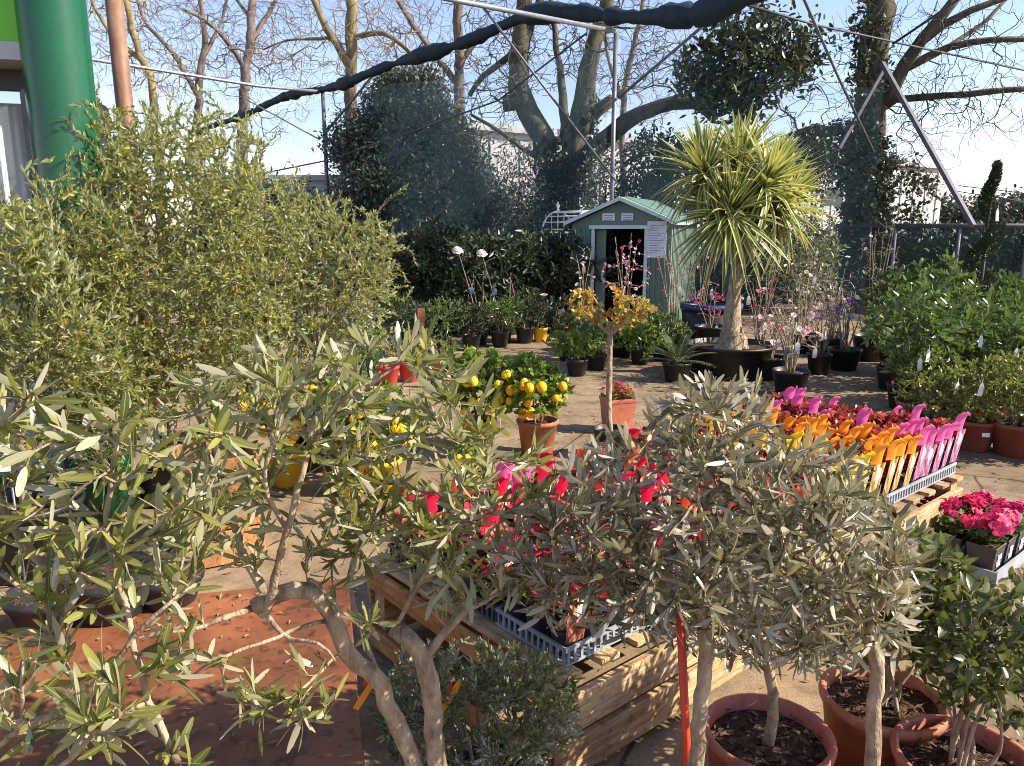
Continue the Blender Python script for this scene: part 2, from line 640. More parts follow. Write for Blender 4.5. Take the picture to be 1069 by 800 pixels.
def picture_card(name, base, light, dark):
    """a printed plant tag: blotchy flower photo, a pale round flash"""
    m, nt, b, out = new_mat(name)
    uv = nt.nodes.new('ShaderNodeUVMap')
    n = nt.nodes.new('ShaderNodeTexNoise'); n.inputs['Scale'].default_value = 3.5; n.inputs['Detail'].default_value = 4
    nt.links.new(uv.outputs['UV'], n.inputs['Vector'])
    r = ramp(nt, [(.38, dark), (.5, base), (.62, light)])
    nt.links.new(n.outputs['Fac'], r.inputs['Fac'])
    d = nt.nodes.new('ShaderNodeVectorMath'); d.operation = 'DISTANCE'; d.inputs[1].default_value = (.62, .68, 0)
    nt.links.new(uv.outputs['UV'], d.inputs[0])
    l = nt.nodes.new('ShaderNodeMath'); l.operation = 'LESS_THAN'; l.inputs[1].default_value = .2
    nt.links.new(d.outputs['Value'], l.inputs[0])
    x = nt.nodes.new('ShaderNodeMix'); x.data_type = 'RGBA'
    nt.links.new(l.outputs[0], x.inputs['Factor']); nt.links.new(r.outputs['Color'], x.inputs['A']); x.inputs['B'].default_value = (.85, .8, .75, 1)
    nt.links.new(x.outputs['Result'], b.inputs['Base Color'])
    b.inputs['Roughness'].default_value = .35
    return m


M = {}
M['ground'] = ground_mat()
M['soil'] = noisy('soil', (.03, .018, .012), (.09, .055, .035), 40, .95, .9, c3=(.16, .1, .065), spec=.1)
M['chips'] = noisy('bark_chips', (.05, .025, .015), (.24, .14, .09), 30, .9, .2)
M['olive_bark'] = noisy('olive_bark', (.16, .115, .075), (.33, .25, .165), 28, .85, .6, c3=(.46, .37, .26), stretch=(1, 1, .45), spec=.2)
M['twig'] = noisy('twig_bark', (.15, .11, .07), (.36, .29, .2), 18, .8, .1)
M['bare_bark'] = noisy('grey_bark', (.075, .06, .055), (.16, .13, .115), 5, .9, .5, c3=(.24, .2, .16), stretch=(1, 1, .3))
M['lichen_bark'] = noisy('lichen_bark', (.1, .075, .05), (.2, .16, .09), 4, .9, .5, c3=(.34, .27, .09), stretch=(1, 1, .4))
M['mossy_bark'] = noisy('mossy_bark', (.032, .028, .02), (.066, .06, .04), 4, .9, .8, c3=(.125, .115, .065), stretch=(1, 1, .4))
M['dark_bark'] = noisy('ivy_bark', (.04, .03, .022), (.1, .07, .05), 5, .95, .7, c3=(.17, .125, .09), stretch=(1, 1, .25))
M['olive'] = leafy('olive_leaf', [(.033, .043, .013), (.085, .1, .026), (.17, .175, .045), (.31, .295, .07), (.066, .073, .03)], back=(.34, .325, .22), rough=.34, transl=.3, rib=(.32, .33, .16), tcol=(.45, .5, .07), spec=.55)
M['olive_dull'] = leafy('dull_olive_leaf', [(.028, .03, .018), (.075, .075, .042), (.18, .165, .1), (.3, .265, .18), (.07, .08, .035)], back=(.4, .37, .29), rough=.32, spec=.6, transl=.24, rib=(.3, .29, .2), tcol=(.33, .31, .09))
M['olive_small'] = leafy('bright_olive_leaf', [(.036, .05, .011), (.1, .118, .023), (.215, .22, .045), (.38, .36, .07), (.066, .082, .02)], back=(.27, .3, .17), rough=.4, transl=.34, tcol=(.46, .5, .09))
M['shrub_green'] = leafy('glossy_green_leaf', [(.03, .055, .015), (.045, .078, .018), (.075, .115, .028), (.13, .165, .04)], back=(.12, .15, .06), rough=.3, transl=.25, rib=(.12, .16, .06), tcol=(.2, .32, .03))
M['dull_green'] = leafy('dull_green_leaf', [(.03, .042, .014), (.05, .068, .022), (.085, .105, .034), (.14, .155, .05)], back=(.17, .18, .09), rough=.3, transl=.22, rib=(.12, .14, .06), tcol=(.22, .28, .04))
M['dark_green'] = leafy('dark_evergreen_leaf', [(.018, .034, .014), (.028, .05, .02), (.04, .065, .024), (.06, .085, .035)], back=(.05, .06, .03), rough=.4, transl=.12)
M['photinia'] = leafy('evergreen_red_tip_leaf', [(.03, .058, .042), (.042, .078, .056), (.06, .1, .066), (.085, .12, .075), (.2, .07, .06)], back=(.08, .1, .07), rough=.4, transl=.15)
M['bright_green'] = leafy('fresh_green_leaf', [(.06, .115, .015), (.11, .19, .022), (.18, .27, .035), (.25, .33, .045)], back=(.14, .19, .05), rough=.35, transl=.32, tcol=(.3, .45, .03))
M['lime'] = leafy('yellow_green_leaf', [(.07, .1, .02), (.12, .16, .03), (.2, .21, .05), (.26, .26, .08)], back=(.17, .2, .06), rough=.4, transl=.25, tcol=(.35, .4, .04))
M['citrus'] = leafy('citrus_leaf', [(.06, .115, .015), (.1, .175, .02), (.17, .26, .03), (.27, .33, .045)], back=(.14, .2, .05), rough=.3, transl=.3, tcol=(.3, .42, .03), rib=(.15, .2, .05))
M['autumn'] = leafy('yellow_orange_leaf', [(.16, .2, .03), (.45, .36, .04), (.6, .36, .04), (.55, .17, .03), (.3, .3, .05)], back=(.4, .33, .08), rough=.45, transl=.35)
M['rosemary'] = leafy('fine_grey_green_leaf', [(.06, .085, .03), (.11, .14, .045), (.18, .2, .07), (.26, .27, .09)], back=(.25, .26, .2), rough=.4, transl=.18, tcol=(.2, .24, .06))
M['yucca'] = leafy('variegated_strap_leaf', [(.07, .12, .03), (.1, .16, .045), (.13, .18, .05)], back=None, rough=.35, transl=.28, margin=(.62, .6, .26), tcol=(.5, .5, .1))
M['dead_leaf'] = leafy('dry_brown_leaf', [(.2, .1, .04), (.32, .19, .08), (.42, .3, .15)], rough=.7, transl=.15)
M['begonia'] = leafy('begonia_red_leaf', [(.07, .012, .01), (.15, .022, .016), (.05, .05, .018), (.3, .05, .025), (.12, .1, .03)], back=(.3, .06, .05), rough=.3, transl=.3, tcol=(.5, .08, .03))
M['primula_leaf'] = leafy('pot_plant_leaf', [(.03, .06, .02), (.06, .1, .03), (.09, .07, .03), (.16, .05, .03)], back=(.12, .12, .06), rough=.4, transl=.25)
M['cycas'] = leafy('palm_frond_leaf', [(.03, .06, .015), (.05, .1, .02), (.09, .14, .04)], rough=.3, transl=.15)
for nme, cs in {'red': [(.6, .01, .03), (.75, .03, .05), (.5, .005, .04)], 'pink': [(.75, .06, .28), (.8, .14, .4), (.6, .03, .2)], 'white': [(.8, .76, .74), (.78, .7, .7), (.8, .78, .72)],
                'blush': [(.75, .45, .52), (.8, .6, .62), (.6, .3, .42)], 'violet': [(.22, .1, .5), (.3, .14, .6), (.16, .07, .4)], 'magenta': [(.65, .03, .2), (.72, .05, .14), (.8, .1, .3)], 'orange': [(.8, .3, .04), (.85, .4, .06), (.7, .2, .03)]}.items():
    M['fl_' + nme] = leafy(nme + '_petal', cs, rough=.5, transl=.4)
M['terracotta'] = noisy('terracotta', (.36, .12, .06), (.48, .17, .085), 7, .65, .12, c3=(.56, .27, .17), lo=.25, hi=.8, dirt=.3)
M['terracotta_red'] = noisy('red_plastic_clay', (.42, .125, .075), (.5, .165, .1), 5, .5, .04, lo=.3, hi=.7, dirt=.25)
M['brown_pot'] = noisy('brown_plastic', (.2, .05, .03), (.28, .08, .05), 6, .5, .03)
M['black_pot'] = noisy('black_plastic', (.012, .012, .013), (.03, .03, .032), 9, .45, .05)
M['grey_pot'] = noisy('grey_plastic', (.04, .038, .042), (.075, .07, .075), 7, .5, .03)
M['tray'] = noisy('grey_tray_plastic', (.22, .24, .27), (.34, .37, .41), 5, .5, .04)
M['dark_tray'] = noisy('dark_tray_plastic', (.06, .065, .075), (.12, .13, .15), 5, .5, .04)
M['yellow_pot'] = noisy('yellow_plastic', (.72, .44, .015), (.8, .52, .03), 5, .4, .03)
M['red_pot'] = noisy('red_plastic', (.5, .05, .04), (.58, .08, .06), 5, .5, .03)
M['green_pot'] = noisy('green_plastic', (.03, .16, .07), (.04, .2, .1), 5, .4)
M['wood'] = noisy('pine_board_lengthwise', (.36, .2, .09), (.52, .35, .18), 5, .75, .3, stretch=(1.2, 14, 14), c3=(.64, .46, .26), bscale=9, vary=.3, dirt=.4)
M['wood_y'] = noisy('pine_board_crosswise', (.36, .2, .09), (.52, .34, .17), 5, .75, .25, stretch=(14, 1.2, 14), c3=(.62, .44, .25), bscale=9, vary=.3, dirt=.4)
M['wood_warm'] = noisy('stained_pine', (.36, .15, .05), (.48, .22, .08), 5, .7, .2, stretch=(14, 1.2, 10), c3=(.56, .3, .12), bscale=9, vary=.3, dirt=.4)
M['rust_board'] = noisy('rust_brown_board', (.19, .062, .024), (.28, .098, .04), 2.4, .62, .1, c3=(.4, .16, .07), detail=9, lo=.3, hi=.75, bscale=30, dirt=.5)
M['galv'] = noisy('galvanised_steel', (.26, .27, .3), (.38, .39, .42), 12, .38, .03, metal=.6)
M['galv_dark'] = noisy('dull_steel', (.1, .105, .13), (.18, .185, .22), 8, .5, .03, metal=.4)
M['frame_steel'] = noisy('weathered_steel', (.055, .053, .07), (.1, .095, .115), 8, .6, .03)
M['cable'] = noisy('dark_cable', (.03, .035, .045), (.06, .065, .08), 8, .6)
M['copper_pole'] = noisy('rust_painted_pole', (.1, .05, .03), (.17, .085, .05), 6, .6, .1, c3=(.24, .16, .1), stretch=(1, 1, .4))
M['green_paint'] = noisy('green_gloss_paint', (.004, .066, .025), (.007, .092, .035), 2, .24, .015, spec=.5, lo=.3, hi=.7, dirt=.12)
M['lime_panel'] = noisy('lime_green_panel', (.14, .52, .02), (.16, .58, .03), 1.5, .35)
M['grey_trim'] = noisy('grey_aluminium', (.38, .37, .36), (.48, .47, .46), 6, .4, metal=.3)
M['dark_frame'] = noisy('dark_window_frame', (.02, .022, .028), (.04, .042, .05), 6, .4)
M['curtain'] = noisy('pale_curtain', (.45, .47, .52), (.7, .72, .75), 3, .8, .1, stretch=(9, 9, .3))
M['shed'] = noisy('sage_green_sheet_metal', (.12, .18, .145), (.155, .225, .18), 2.5, .42, .03, lo=.3, hi=.7)
M['shed_roof'] = noisy('pale_green_sheet_metal', (.2, .34, .28), (.3, .42, .36), 3, .45, .03)
M['shed_trim'] = noisy('pale_metal_trim', (.5, .58, .57), (.62, .68, .66), 4, .45)
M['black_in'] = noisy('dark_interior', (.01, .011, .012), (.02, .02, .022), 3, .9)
M['white_paint'] = noisy('white_painted_metal', (.62, .62, .62), (.78, .78, .77), 8, .45)
M['paper'] = noisy('white_paper', (.66, .67, .74), (.76, .77, .83), 3, .6)
M['ink'] = noisy('faded_print', (.25, .25, .32), (.4, .4, .46), 30, .7)
M['tag_white'] = noisy('white_plastic_tag', (.7, .72, .76), (.8, .81, .83), 12, .4)
M['tag_blue'] = noisy('blue_plastic_tag', (.1, .3, .6), (.3, .5, .75), 14, .4)
M['tag_green'] = noisy('green_picture_tag', (.12, .3, .08), (.45, .55, .3), 20, .4)
M['tag_pinkish'] = noisy('pink_picture_tag', (.6, .35, .33), (.75, .6, .55), 20, .4)
M['tag_brown'] = noisy('brown_wood_tag', (.36, .12, .06), (.45, .17, .09), 9, .6)
M['roll'] = noisy('rolled_green_net', (.004, .014, .024), (.012, .03, .04), 5, .75, .6, bscale=14)
M['net'] = netting('green_shade_net', (.1, .17, .205), .2)
M['fence_net'] = netting('dark_windbreak_net', (.02, .035, .035), .62)
M['orange_fruit'] = noisy('orange_peel', (.85, .36, .01), (.9, .46, .015), 14, .35, .25, bscale=90)
M['lemon_fruit'] = noisy('yellow_peel', (.88, .56, .012), (.93, .64, .02), 14, .35, .25, bscale=90)
M['stake_red'] = noisy('red_plastic_stake', (.55, .04, .015), (.62, .07, .03), 9, .4)
M['trunk_brown'] = noisy('ivy_trunk_bark', (.035, .032, .022), (.07, .06, .042), 5, .95, .7, c3=(.12, .1, .07), stretch=(1, 1, .25))
M['wall_white'] = noisy('white_render', (.36, .37, .39), (.46, .46, .46), .9, .8, .05, lo=.3, hi=.7)
M['roof_grey'] = noisy('grey_roof', (.3, .32, .35), (.42, .44, .46), 2, .7)
M['blue_plastic'] = noisy('dark_blue_plastic', (.025, .04, .1), (.05, .07, .16), 7, .4)
for nme, (b_, l_, d_, c_) in {'pink': ((.5, .1, .3), (.75, .4, .55), (.06, .12, .04), (.82, .15, .42)), 'orange': ((.55, .25, .08), (.8, .6, .4), (.1, .13, .03), (.88, .36, .03)),
                              'yellow': ((.5, .4, .12), (.75, .62, .3), (.1, .16, .03), (.9, .62, .02)), 'red': ((.5, .1, .07), (.7, .4, .3), (.09, .08, .03), (.72, .015, .06)), 'coral': ((.55, .2, .1), (.7, .5, .4), (.1, .1, .03), (.85, .12, .04))}.items():
    M['card_' + nme] = picture_card(nme + '_tag_print', b_, l_, d_)
    M['curl_' + nme] = leafy(nme + '_tag_curl', [c_, tuple(min(1, q * 1.1) for q in c_)], rough=.4, transl=.35)
# ------------------------------------------------------------------ pots
def add_pot(root, r, h, mat, taper=.74, lip=.012, soil=True, chips=0, m=28, z0=0.0, square=False, sticker=False, lipw=.03):
    mb = MB()
    rb = r * taper
    k = 1.0
    prof = [(0, .004), (rb * .9, 0), (rb, .008), (r - lip * .55, h - lipw * 1.05), (r - .001, h - lipw), (r + lip * .2, h - lipw * .5), (r, h - .002), (r - lip * .6, h), (r - lip, h - .006), (r - lip - .003, h * .72), (rb * .6, h * .7)]
    prof = [(a, b + z0) for a, b in prof]
    if square:
        mb.lathe(prof, 4, smooth=False)
        v = mb.v[-1]
        c_, s_ = math.cos(R(45)), math.sin(R(45))
        mb.v[-1] = np.stack([v[:, 0] * c_ - v[:, 1] * s_, v[:, 0] * s_ + v[:, 1] * c_, v[:, 2]], 1)
    else:
        mb.lathe(prof, m)
    p = mb.build('pot', M[mat], root)
    if soil:
        sb = MB()
        rs = (r - lip - .002) * (.7 if square else 1)
        rr = [0.001, .3, .6, .85, 1.0]
        sb.lathe([(rs * q, z0 + h * .84 + .012 * (1 - q) + rng.normal() * .003) for q in rr], 16)
        sb.v[-1][:, 2] += rng.normal(size=len(sb.v[-1])) * .004
        if chips:
            a = rng.uniform(0, 2 * np.pi, chips); q = np.sqrt(rng.uniform(0, 1, chips)) * rs * .95
            pos = np.stack([q * np.cos(a), q * np.sin(a), np.full(chips, z0 + h * .85 + .012)], 1)
            d = rdir(chips) * (1, 1, .35)
            sb.leaves(pos, d, rdir(chips) * .5 + (0, 0, 1), rng.uniform(.012, .034, chips), rng.uniform(.004, .011, chips), 'short', 1, .3, .1)
        sb.build('soil', [M['soil'], M['chips']], p)
    if sticker:
        q = MB()
        if square:
            for zz in (.36, .6):
                q.box((0.0, -(r * .7071) * (taper + (1 - taper) * zz) - .0022, z0 + h * zz), (r * .5, .0012, h * .17))
        else:
            q.box((0.02, -r * (taper + (1 - taper) * .62) - .003, z0 + h * .62), (.05, .0015, .028))
        q.build('price_sticker', M['tag_white'], p)
    return p


def hang_tag(root, pos, mat='tag_white', w=.03, h=.075, rz=0.0, tilt=.2):
    mb = MB()
    c_, s_ = math.cos(rz), math.sin(rz)
    n = 5
    v, f = [], []
    for side in (0, 1):
        for i in range(n):
            z = -h * i / (n - 1)
            y = tilt * h * (i / (n - 1)) ** 2 + side * .0014
            ww = w * (.35 if i == 0 else 1)
            for x in (-ww / 2, ww / 2):
                v.append((pos[0] + x * c_ - y * s_, pos[1] + x * s_ + y * c_, pos[2] + z))
    for i in range(n - 1):
        a = i * 2
        f.append((a, a + 1, a + 3, a + 2))
        b = a + n * 2
        f.append((b, b + 2, b + 3, b + 1))
        f.append((a, a + 2, b + 2, b)); f.append((a + 1, b + 1, b + 3, a + 3))
    mb.add(v, np.array(f))
    mb.add([(pos[0], pos[1], pos[2] + .03), (pos[0] + .003, pos[1], pos[2] + .03), (pos[0] + .003, pos[1], pos[2]), (pos[0], pos[1], pos[2])], np.array([(0, 1, 2, 3)]))
    return mb.build('plant_tag', M[mat], root)


# ------------------------------------------------------------------ ground and sky
gb = MB()
n = 40
xs = np.concatenate([np.linspace(-220, -12, 12), np.linspace(-11, 11, 30), np.linspace(12, 220, 12)])
ys = np.concatenate([np.linspace(-60, -3, 6), np.linspace(-2, 26, 36), np.linspace(30, 260, 12)])
gx, gy = np.meshgrid(xs, ys)
k = np.arange(len(ys) - 1)[:, None] * len(xs) + np.arange(len(xs) - 1)[None]
k = k.ravel()
gb.add(np.stack([gx.ravel(), gy.ravel(), np.zeros(gx.size)], 1), np.stack([k, k + 1, k + 1 + len(xs), k + len(xs)], 1))
tag(gb.build('ground', M['ground']), kind='structure')

# fallen leaves and grit
lb = MB()
N = 3200
a = np.stack([rng.uniform(-3.4, 3.6, N), rng.uniform(.9, 9, N) ** 1.0, np.full(N, .006)], 1)
lb.leaves(a, rdir(N) * (1, 1, .1), rdir(N) * .35 + (0, 0, 1), rng.uniform(.012, .045, N), rng.uniform(.006, .016, N), 'short', 0, .3, -.2)
tag(lb.build('leaf_litter', M['dead_leaf']), 'dry fallen leaves scattered over the dusty concrete', 'leaf litter', kind='stuff')

SUN_AZ, SUN_EL = R(-11), R(35)          # azimuth from +X towards +Y
sd = Vector((math.cos(SUN_AZ) * math.cos(SUN_EL), math.sin(SUN_AZ) * math.cos(SUN_EL), math.sin(SUN_EL)))
sl = bpy.data.lights.new('sun', 'SUN')
sl.energy = 5.0
sl.angle = R(.55)
sl.color = (1, .885, .72)
so = bpy.data.objects.new('sun', sl)
COL.objects.link(so)
so.rotation_euler = (-sd).to_track_quat('-Z', 'Y').to_euler()
w = bpy.data.worlds.new('World')
SC.world = w
w.use_nodes = True
nt = w.node_tree
bg = nt.nodes['Background']
sky = nt.nodes.new('ShaderNodeTexSky')
sky.sky_type = 'NISHITA'
sky.sun_disc = False
sky.sun_elevation = SUN_EL
sky.sun_rotation = math.atan2(sd.x, sd.y)
sky.air_density = 1.0
sky.dust_density = .4
sky.ozone_density = 3.0
tint = nt.nodes.new('ShaderNodeMix'); tint.data_type = 'RGBA'; tint.blend_type = 'MULTIPLY'
tint.inputs['Factor'].default_value = 1
tint.inputs['B'].default_value = (1.33, 1.13, 1.16, 1)        # tint shifts the sky blue towards lavender
nt.links.new(sky.outputs['Color'], tint.inputs['A'])
nt.links.new(tint.outputs['Result'], bg.inputs['Color'])
bg.inputs['Strength'].default_value = .1
vs = SC.view_settings
vs.view_transform = 'Standard'
vs.look = 'None'
vs.exposure = 1.18
vs.gamma = 1
SC.cycles.max_bounces = 6
SC.cycles.transparent_max_bounces = 12
SC.cycles.use_denoising = True
SC.cycles.filter_width = 1.0

# ------------------------------------------------------------------ far warehouse
A, B = P(462, 166, 25), P(985, 186, 43)
ht = 4.55
d = unit(np.array((B[0] - A[0], B[1] - A[1], 0)))
nrm = np.array((-d[1], d[0], 0))
L = np.linalg.norm((B - A)[:2])
root = thing('warehouse', 'long low white warehouse wall behind the bare trees and the shed', 'warehouse', (A[0], A[1], 0), math.atan2(d[1], d[0]))
mb = MB(); mb.box((L / 2, 4, ht / 2), (L, 8, ht))
for i in range(int(L / 1.2)):
    mb.box((i * 1.2 + .6, -.03, ht / 2 - .1), (.08, .056, ht - .2))
mb.build('wall', M['wall_white'], root)
mb = MB(); mb.box((L / 2, 4, ht + .12), (L + .4, 8.5, .24)); mb.build('roof', M['roof_grey'], root)
for x in (4.5, 9.5, 15, 21):
    mb = MB(); mb.box((x, -.04, 2.9), (1.6, .1, .7)); mb.build('window', M['dark_frame'], root)

A, B = P(205, 185, 30), P(345, 172, 31)
root = thing('storage_building', 'grey low storage building half hidden behind the big olive bush', 'building', ((A[0] + B[0]) / 2, 31, 0))
mb = MB(); mb.box((0, 2, 1.65), (6.2, 4, 3.3)); mb.build('wall', M['wall_white'], root)
mb = MB(); mb.box((0, 2, 3.4), (6.6, 4.4, .2)); mb.build('roof', M['roof_grey'], root)


# ------------------------------------------------------------------ bare trees
def bare_tree(name, label, limbs, att, mat='bare_bark', twig_r=.0048, group='bare trees behind the nursery', ivy=None, step=.24, mt=9, extra=None):
    base = np.array(limbs[0][0][0], float)
    root = thing(name, label, 'tree', (base[0], base[1], 0), 0, group)
    att = np.concatenate([att + rng.normal(size=att.shape) * (.12, .5, .12) for _ in range(3)])
    sk = Skel()
    for i, (pts, r0, r1) in enumerate(limbs):
        sk.limb(pts, r0, r1, step=.25, attach=i > 0, jit=r0 * .12)
    first = 0
    if len(att):
        # twigs grow only from the upper part of the limbs
        sk.grow(att, step=step, jit=.2, bend=.3, pref=.5, first=max(0, int(sk.n * .12)))
    mb = MB()
    sk.wood(mb, twig_r, .42, mt, .03, 0, .07, rmax=limbs[0][1] * .5)
    mb.build('trunk', M[mat], root, base * (1, 1, 0))
    if ivy is not None:
        iv = MB(); ivy(iv, sk)
        iv.build('ivy', M['dark_green'], root, base * (1, 1, 0))
    return root, sk


def gp(px, Y):                         # point on the ground under a photo column
    p = P(px, 300, Y)
    return np.array((p[0], Y, 0.0))


GB = 'bare trees behind the nursery'
bare_tree('bare_tree', 'slim bare tree with forking crown just right of the rust brown pole', [([gp(208, 27), P(205, 170, 27), P(208, 90, 27), P(214, 40, 27), P(205, -30, 27)], .2, .07), ([P(207, 100, 27), P(180, 55, 26.6), P(150, 20, 26), P(140, -20, 26)], .1, .04), ([P(212, 60, 27), P(232, 20, 27.5), P(240, -20, 27.5)], .08, .04)],
          px_cloud([(190, 25, 90, 75, 27, 2.5, 330), (225, 70, 60, 60, 27, 2, 130)]), group=None)
bare_tree('bare_tree', 'bare tree with a pale straight trunk left of the rolled net end', [([gp(252, 25), P(253, 150, 25), P(256, 80, 25), P(262, 30, 25), P(264, -40, 25)], .24, .1), ([P(257, 75, 25), P(235, 40, 24.5), P(212, 20, 24.5), P(190, 10, 24)], .1, .04), ([P(259, 50, 25), P(280, 15, 25.4), P(300, -20, 25.4)], .1, .05), ([P(262, 20, 25), P(240, -10, 25)], .08, .04)],
          px_cloud([(250, 25, 75, 70, 25, 2.5, 380), (290, 90, 40, 60, 25, 2, 110)]), group=None)
bare_tree('bare_tree', 'bare tree with yellow lichen on its thick trunk above the rolled net', [([gp(366, 21), P(367, 150, 21), P(367, 75, 21), P(367, 30, 21), P(366, -40, 21)], .2, .14), ([P(366, 72, 21), P(350, 45, 21), P(335, 18, 21), P(322, -20, 21)], .12, .07), ([P(368, 40, 21), P(400, 35, 20.6), P(428, 55, 20.2), P(440, 70, 20)], .08, .04), ([P(343, 40, 21), P(300, 42, 21), P(275, 52, 21)], .05, .02)],
          px_cloud([(340, 45, 75, 60, 21, 2, 300), (400, 40, 70, 60, 21, 2, 260)]), 'lichen_bark', group=None)
bare_tree('bare_tree', 'bare tree with a straight grey trunk rising behind the conical evergreen', [([gp(478, 23), P(479, 150, 23), P(480, 60, 23), P(478, 10, 23), P(480, -40, 23)], .19, .13), ([P(479, 70, 23), P(500, 40, 23), P(525, 25, 23), P(545, 20, 22.5)], .09, .05), ([P(479, 90, 23), P(455, 60, 23), P(420, 10, 23), P(405, -20, 23)], .1, .05)],
          px_cloud([(455, 40, 75, 70, 23, 2, 300), (515, 60, 55, 80, 23, 2, 200)]), group=None)
bare_tree('bare_tree', 'tall thin bare tree with fine twigs directly behind the net corner post', [([gp(655, 27), P(650, 150, 27), P(655, 80, 27), P(668, 20, 27), P(676, -30, 27)], .15, .07), ([P(652, 110, 27), P(635, 60, 27), P(628, 0, 27)], .08, .04)],
          px_cloud([(660, 60, 60, 75, 27, 2.5, 330), (700, 70, 45, 60, 27, 2, 140)]), group=None)
bare_tree('bare_tree', 'leaning bare tree with yellowish bark beside the green column', [([gp(172, 22), P(160, 105, 22), P(152, 70, 22), P(138, 30, 22), P(128, -30, 22)], .15, .08), ([P(150, 65, 22), P(120, 40, 22), P(100, 10, 22), P(88, -20, 22)], .08, .04)],
          px_cloud([(120, 35, 45, 60, 22, 2, 240), (165, 45, 45, 60, 22, 2, 150)]), 'lichen_bark', group=None)

# the forked tree in the middle
Y = 17.0


def ivy1(iv, sk):
    c = np.concatenate([px_cloud([(592, 205, 28, 42, Y - .3, .5, 170), (575, 180, 14, 40, Y - .2, .3, 60), (612, 150, 12, 50, Y - .2, .3, 40)])])
    clump_leaves(iv, c, 14, .09, .09, .07, 'short')


bare_tree('forked_tree', 'big forked bare tree with sawn stub and mossy limbs behind the shed', [
    ([gp(590, Y), P(590, 260, Y), P(588, 215, Y), P(578, 180, Y), P(565, 145, Y), P(552, 115, Y), P(541, 92, Y), P(543, 60, Y), P(547, 20, Y), P(548, -40, Y)], .36, .14),
    ([P(594, 195, Y), P(598, 165, Y - .1), P(605, 130, Y - .2), P(612, 90, Y - .2), P(620, 45, Y - .2), P(632, 5, Y - .3), P(640, -40, Y - .3)], .28, .12),
    ([P(596, 185, Y), P(618, 158, Y - .5), P(640, 138, Y - .8), P(665, 120, Y - 1), P(690, 110, Y - 1.2), P(722, 108, Y - 1.4), P(748, 125, Y - 1.5)], .24, .1),
    ([P(545, 105, Y), P(535, 109, Y), P(526, 108, Y)], .17, .16),
    ([P(608, 140, Y), P(622, 118, Y - .2), P(640, 103, Y - .3)], .18, .13),
    ([P(592, 150, Y), P(588, 100, Y + .3), P(582, 50, Y + .5), P(575, 0, Y + .6)], .12, .05),
    ([P(545, 50, Y), P(556, 20, Y), P(572, -20, Y)], .13, .07),
    ([P(560, 165, Y), P(535, 148, Y - .3), P(510, 130, Y - .4), P(492, 120, Y - .4)], .06, .03),
    ([P(530, 60, Y + 1), P(505, 80, Y + 1), P(490, 100, Y + 1)], .1, .05)],
    px_cloud([(545, 45, 60, 55, Y, 1.5, 200), (640, 50, 55, 55, Y, 1.5, 140), (520, 125, 40, 40, Y, 1, 70), (690, 70, 40, 40, Y - 1, 1, 40)]), 'mossy_bark', group=None, ivy=ivy1, twig_r=.006, mt=12)

# the ivy-clad tree on the right
Y2 = 14.2


def ivy2(iv, sk):
    c = px_cloud([(903, 195, 30, 60, Y2 - .35, .4, 260), (908, 80, 20, 90, Y2 - .3, .3, 90), (868, 148, 34, 18, Y2 - .2, .6, 90), (935, 200, 42, 40, Y2, .8, 60), (900, 265, 22, 40, Y2 - .4, .3, 120)])
    clump_leaves(iv, c, 13, .07, .085, .065, 'short')


bare_tree('ivy_clad_tree', 'thick ivy clad trunk with mossy limbs reaching right beside the white warehouse', [
    ([gp(893, Y2), P(897, 290, Y2), P(900, 210, Y2), P(906, 150, Y2), P(911, 90, Y2), P(917, 30, Y2), P(921, -50, Y2)], .31, .22),
    ([P(918, 112, Y2), P(932, 95, Y2 - .2), P(945, 68, Y2 - .3), P(965, 40, Y2 - .4), P(985, 15, Y2 - .5), P(1008, -15, Y2 - .6)], .13, .08),
    ([P(958, 48, Y2 - .3), P(985, 26, Y2 - .5), P(1015, 10, Y2 - .6), P(1060, -6, Y2 - .7)], .075, .045),
    ([P(915, 118, Y2), P(935, 104, Y2 - .2), P(965, 102, Y2 - .5), P(1010, 98, Y2 - 1), P(1085, 92, Y2 - 1.4)], .065, .04),
    ([P(945, 72, Y2 - .2), P(970, 58, Y2 - .4), P(1015, 44, Y2 - .8), P(1085, 40, Y2 - 1)], .07, .04),
    ([P(935, 78, Y2), P(980, 55, Y2 + .4), P(1030, 22, Y2 + .8), P(1050, 0, Y2 + 1)], .055, .03),
    ([P(903, 130, Y2), P(880, 137, Y2 - .2), P(850, 134, Y2 - .3), P(815, 145, Y2 - .4)], .08, .04)],
    px_cloud([(915, 90, 48, 110, Y2 - .1, .6, 380), (1010, 60, 60, 70, Y2 - .6, 1, 230), (960, 150, 40, 60, Y2, .8, 110), (850, 110, 45, 80, Y2, .7, 90), (1030, 110, 40, 40, Y2 - 1, .6, 60)]),
    'trunk_brown', group=None, ivy=ivy2, twig_r=.004, mt=14)


# ------------------------------------------------------------------ evergreens at the back
def evergreen(name, label, cat, base, cloud, per, spread, L, W, mat, trunk_pts, r=.09, shape='short', group=None, dist=.0):
    root = thing(name, label, cat, (base[0], base[1], 0), 0, group)
    sk = Skel()
    for i, t in enumerate(trunk_pts):
        sk.limb(t, r / (1 + .6 * i), r * .35, step=.2, attach=i > 0)
    sub = cloud[rng.permutation(len(cloud))[: min(len(cloud), 160)]]
    sk.grow(sub, step=.25, jit=.1)
    mb = MB(); sk.wood(mb, .008, .42, 8, .03)
    mb.build('trunk', M['bare_bark'], root, np.asarray(base) * (1, 1, 0))
    lf = MB(); clump_leaves(lf, cloud, per, spread, L, W, shape)
    lf.build('crown', M[mat], root, np.asarray(base) * (1, 1, 0))
    return root


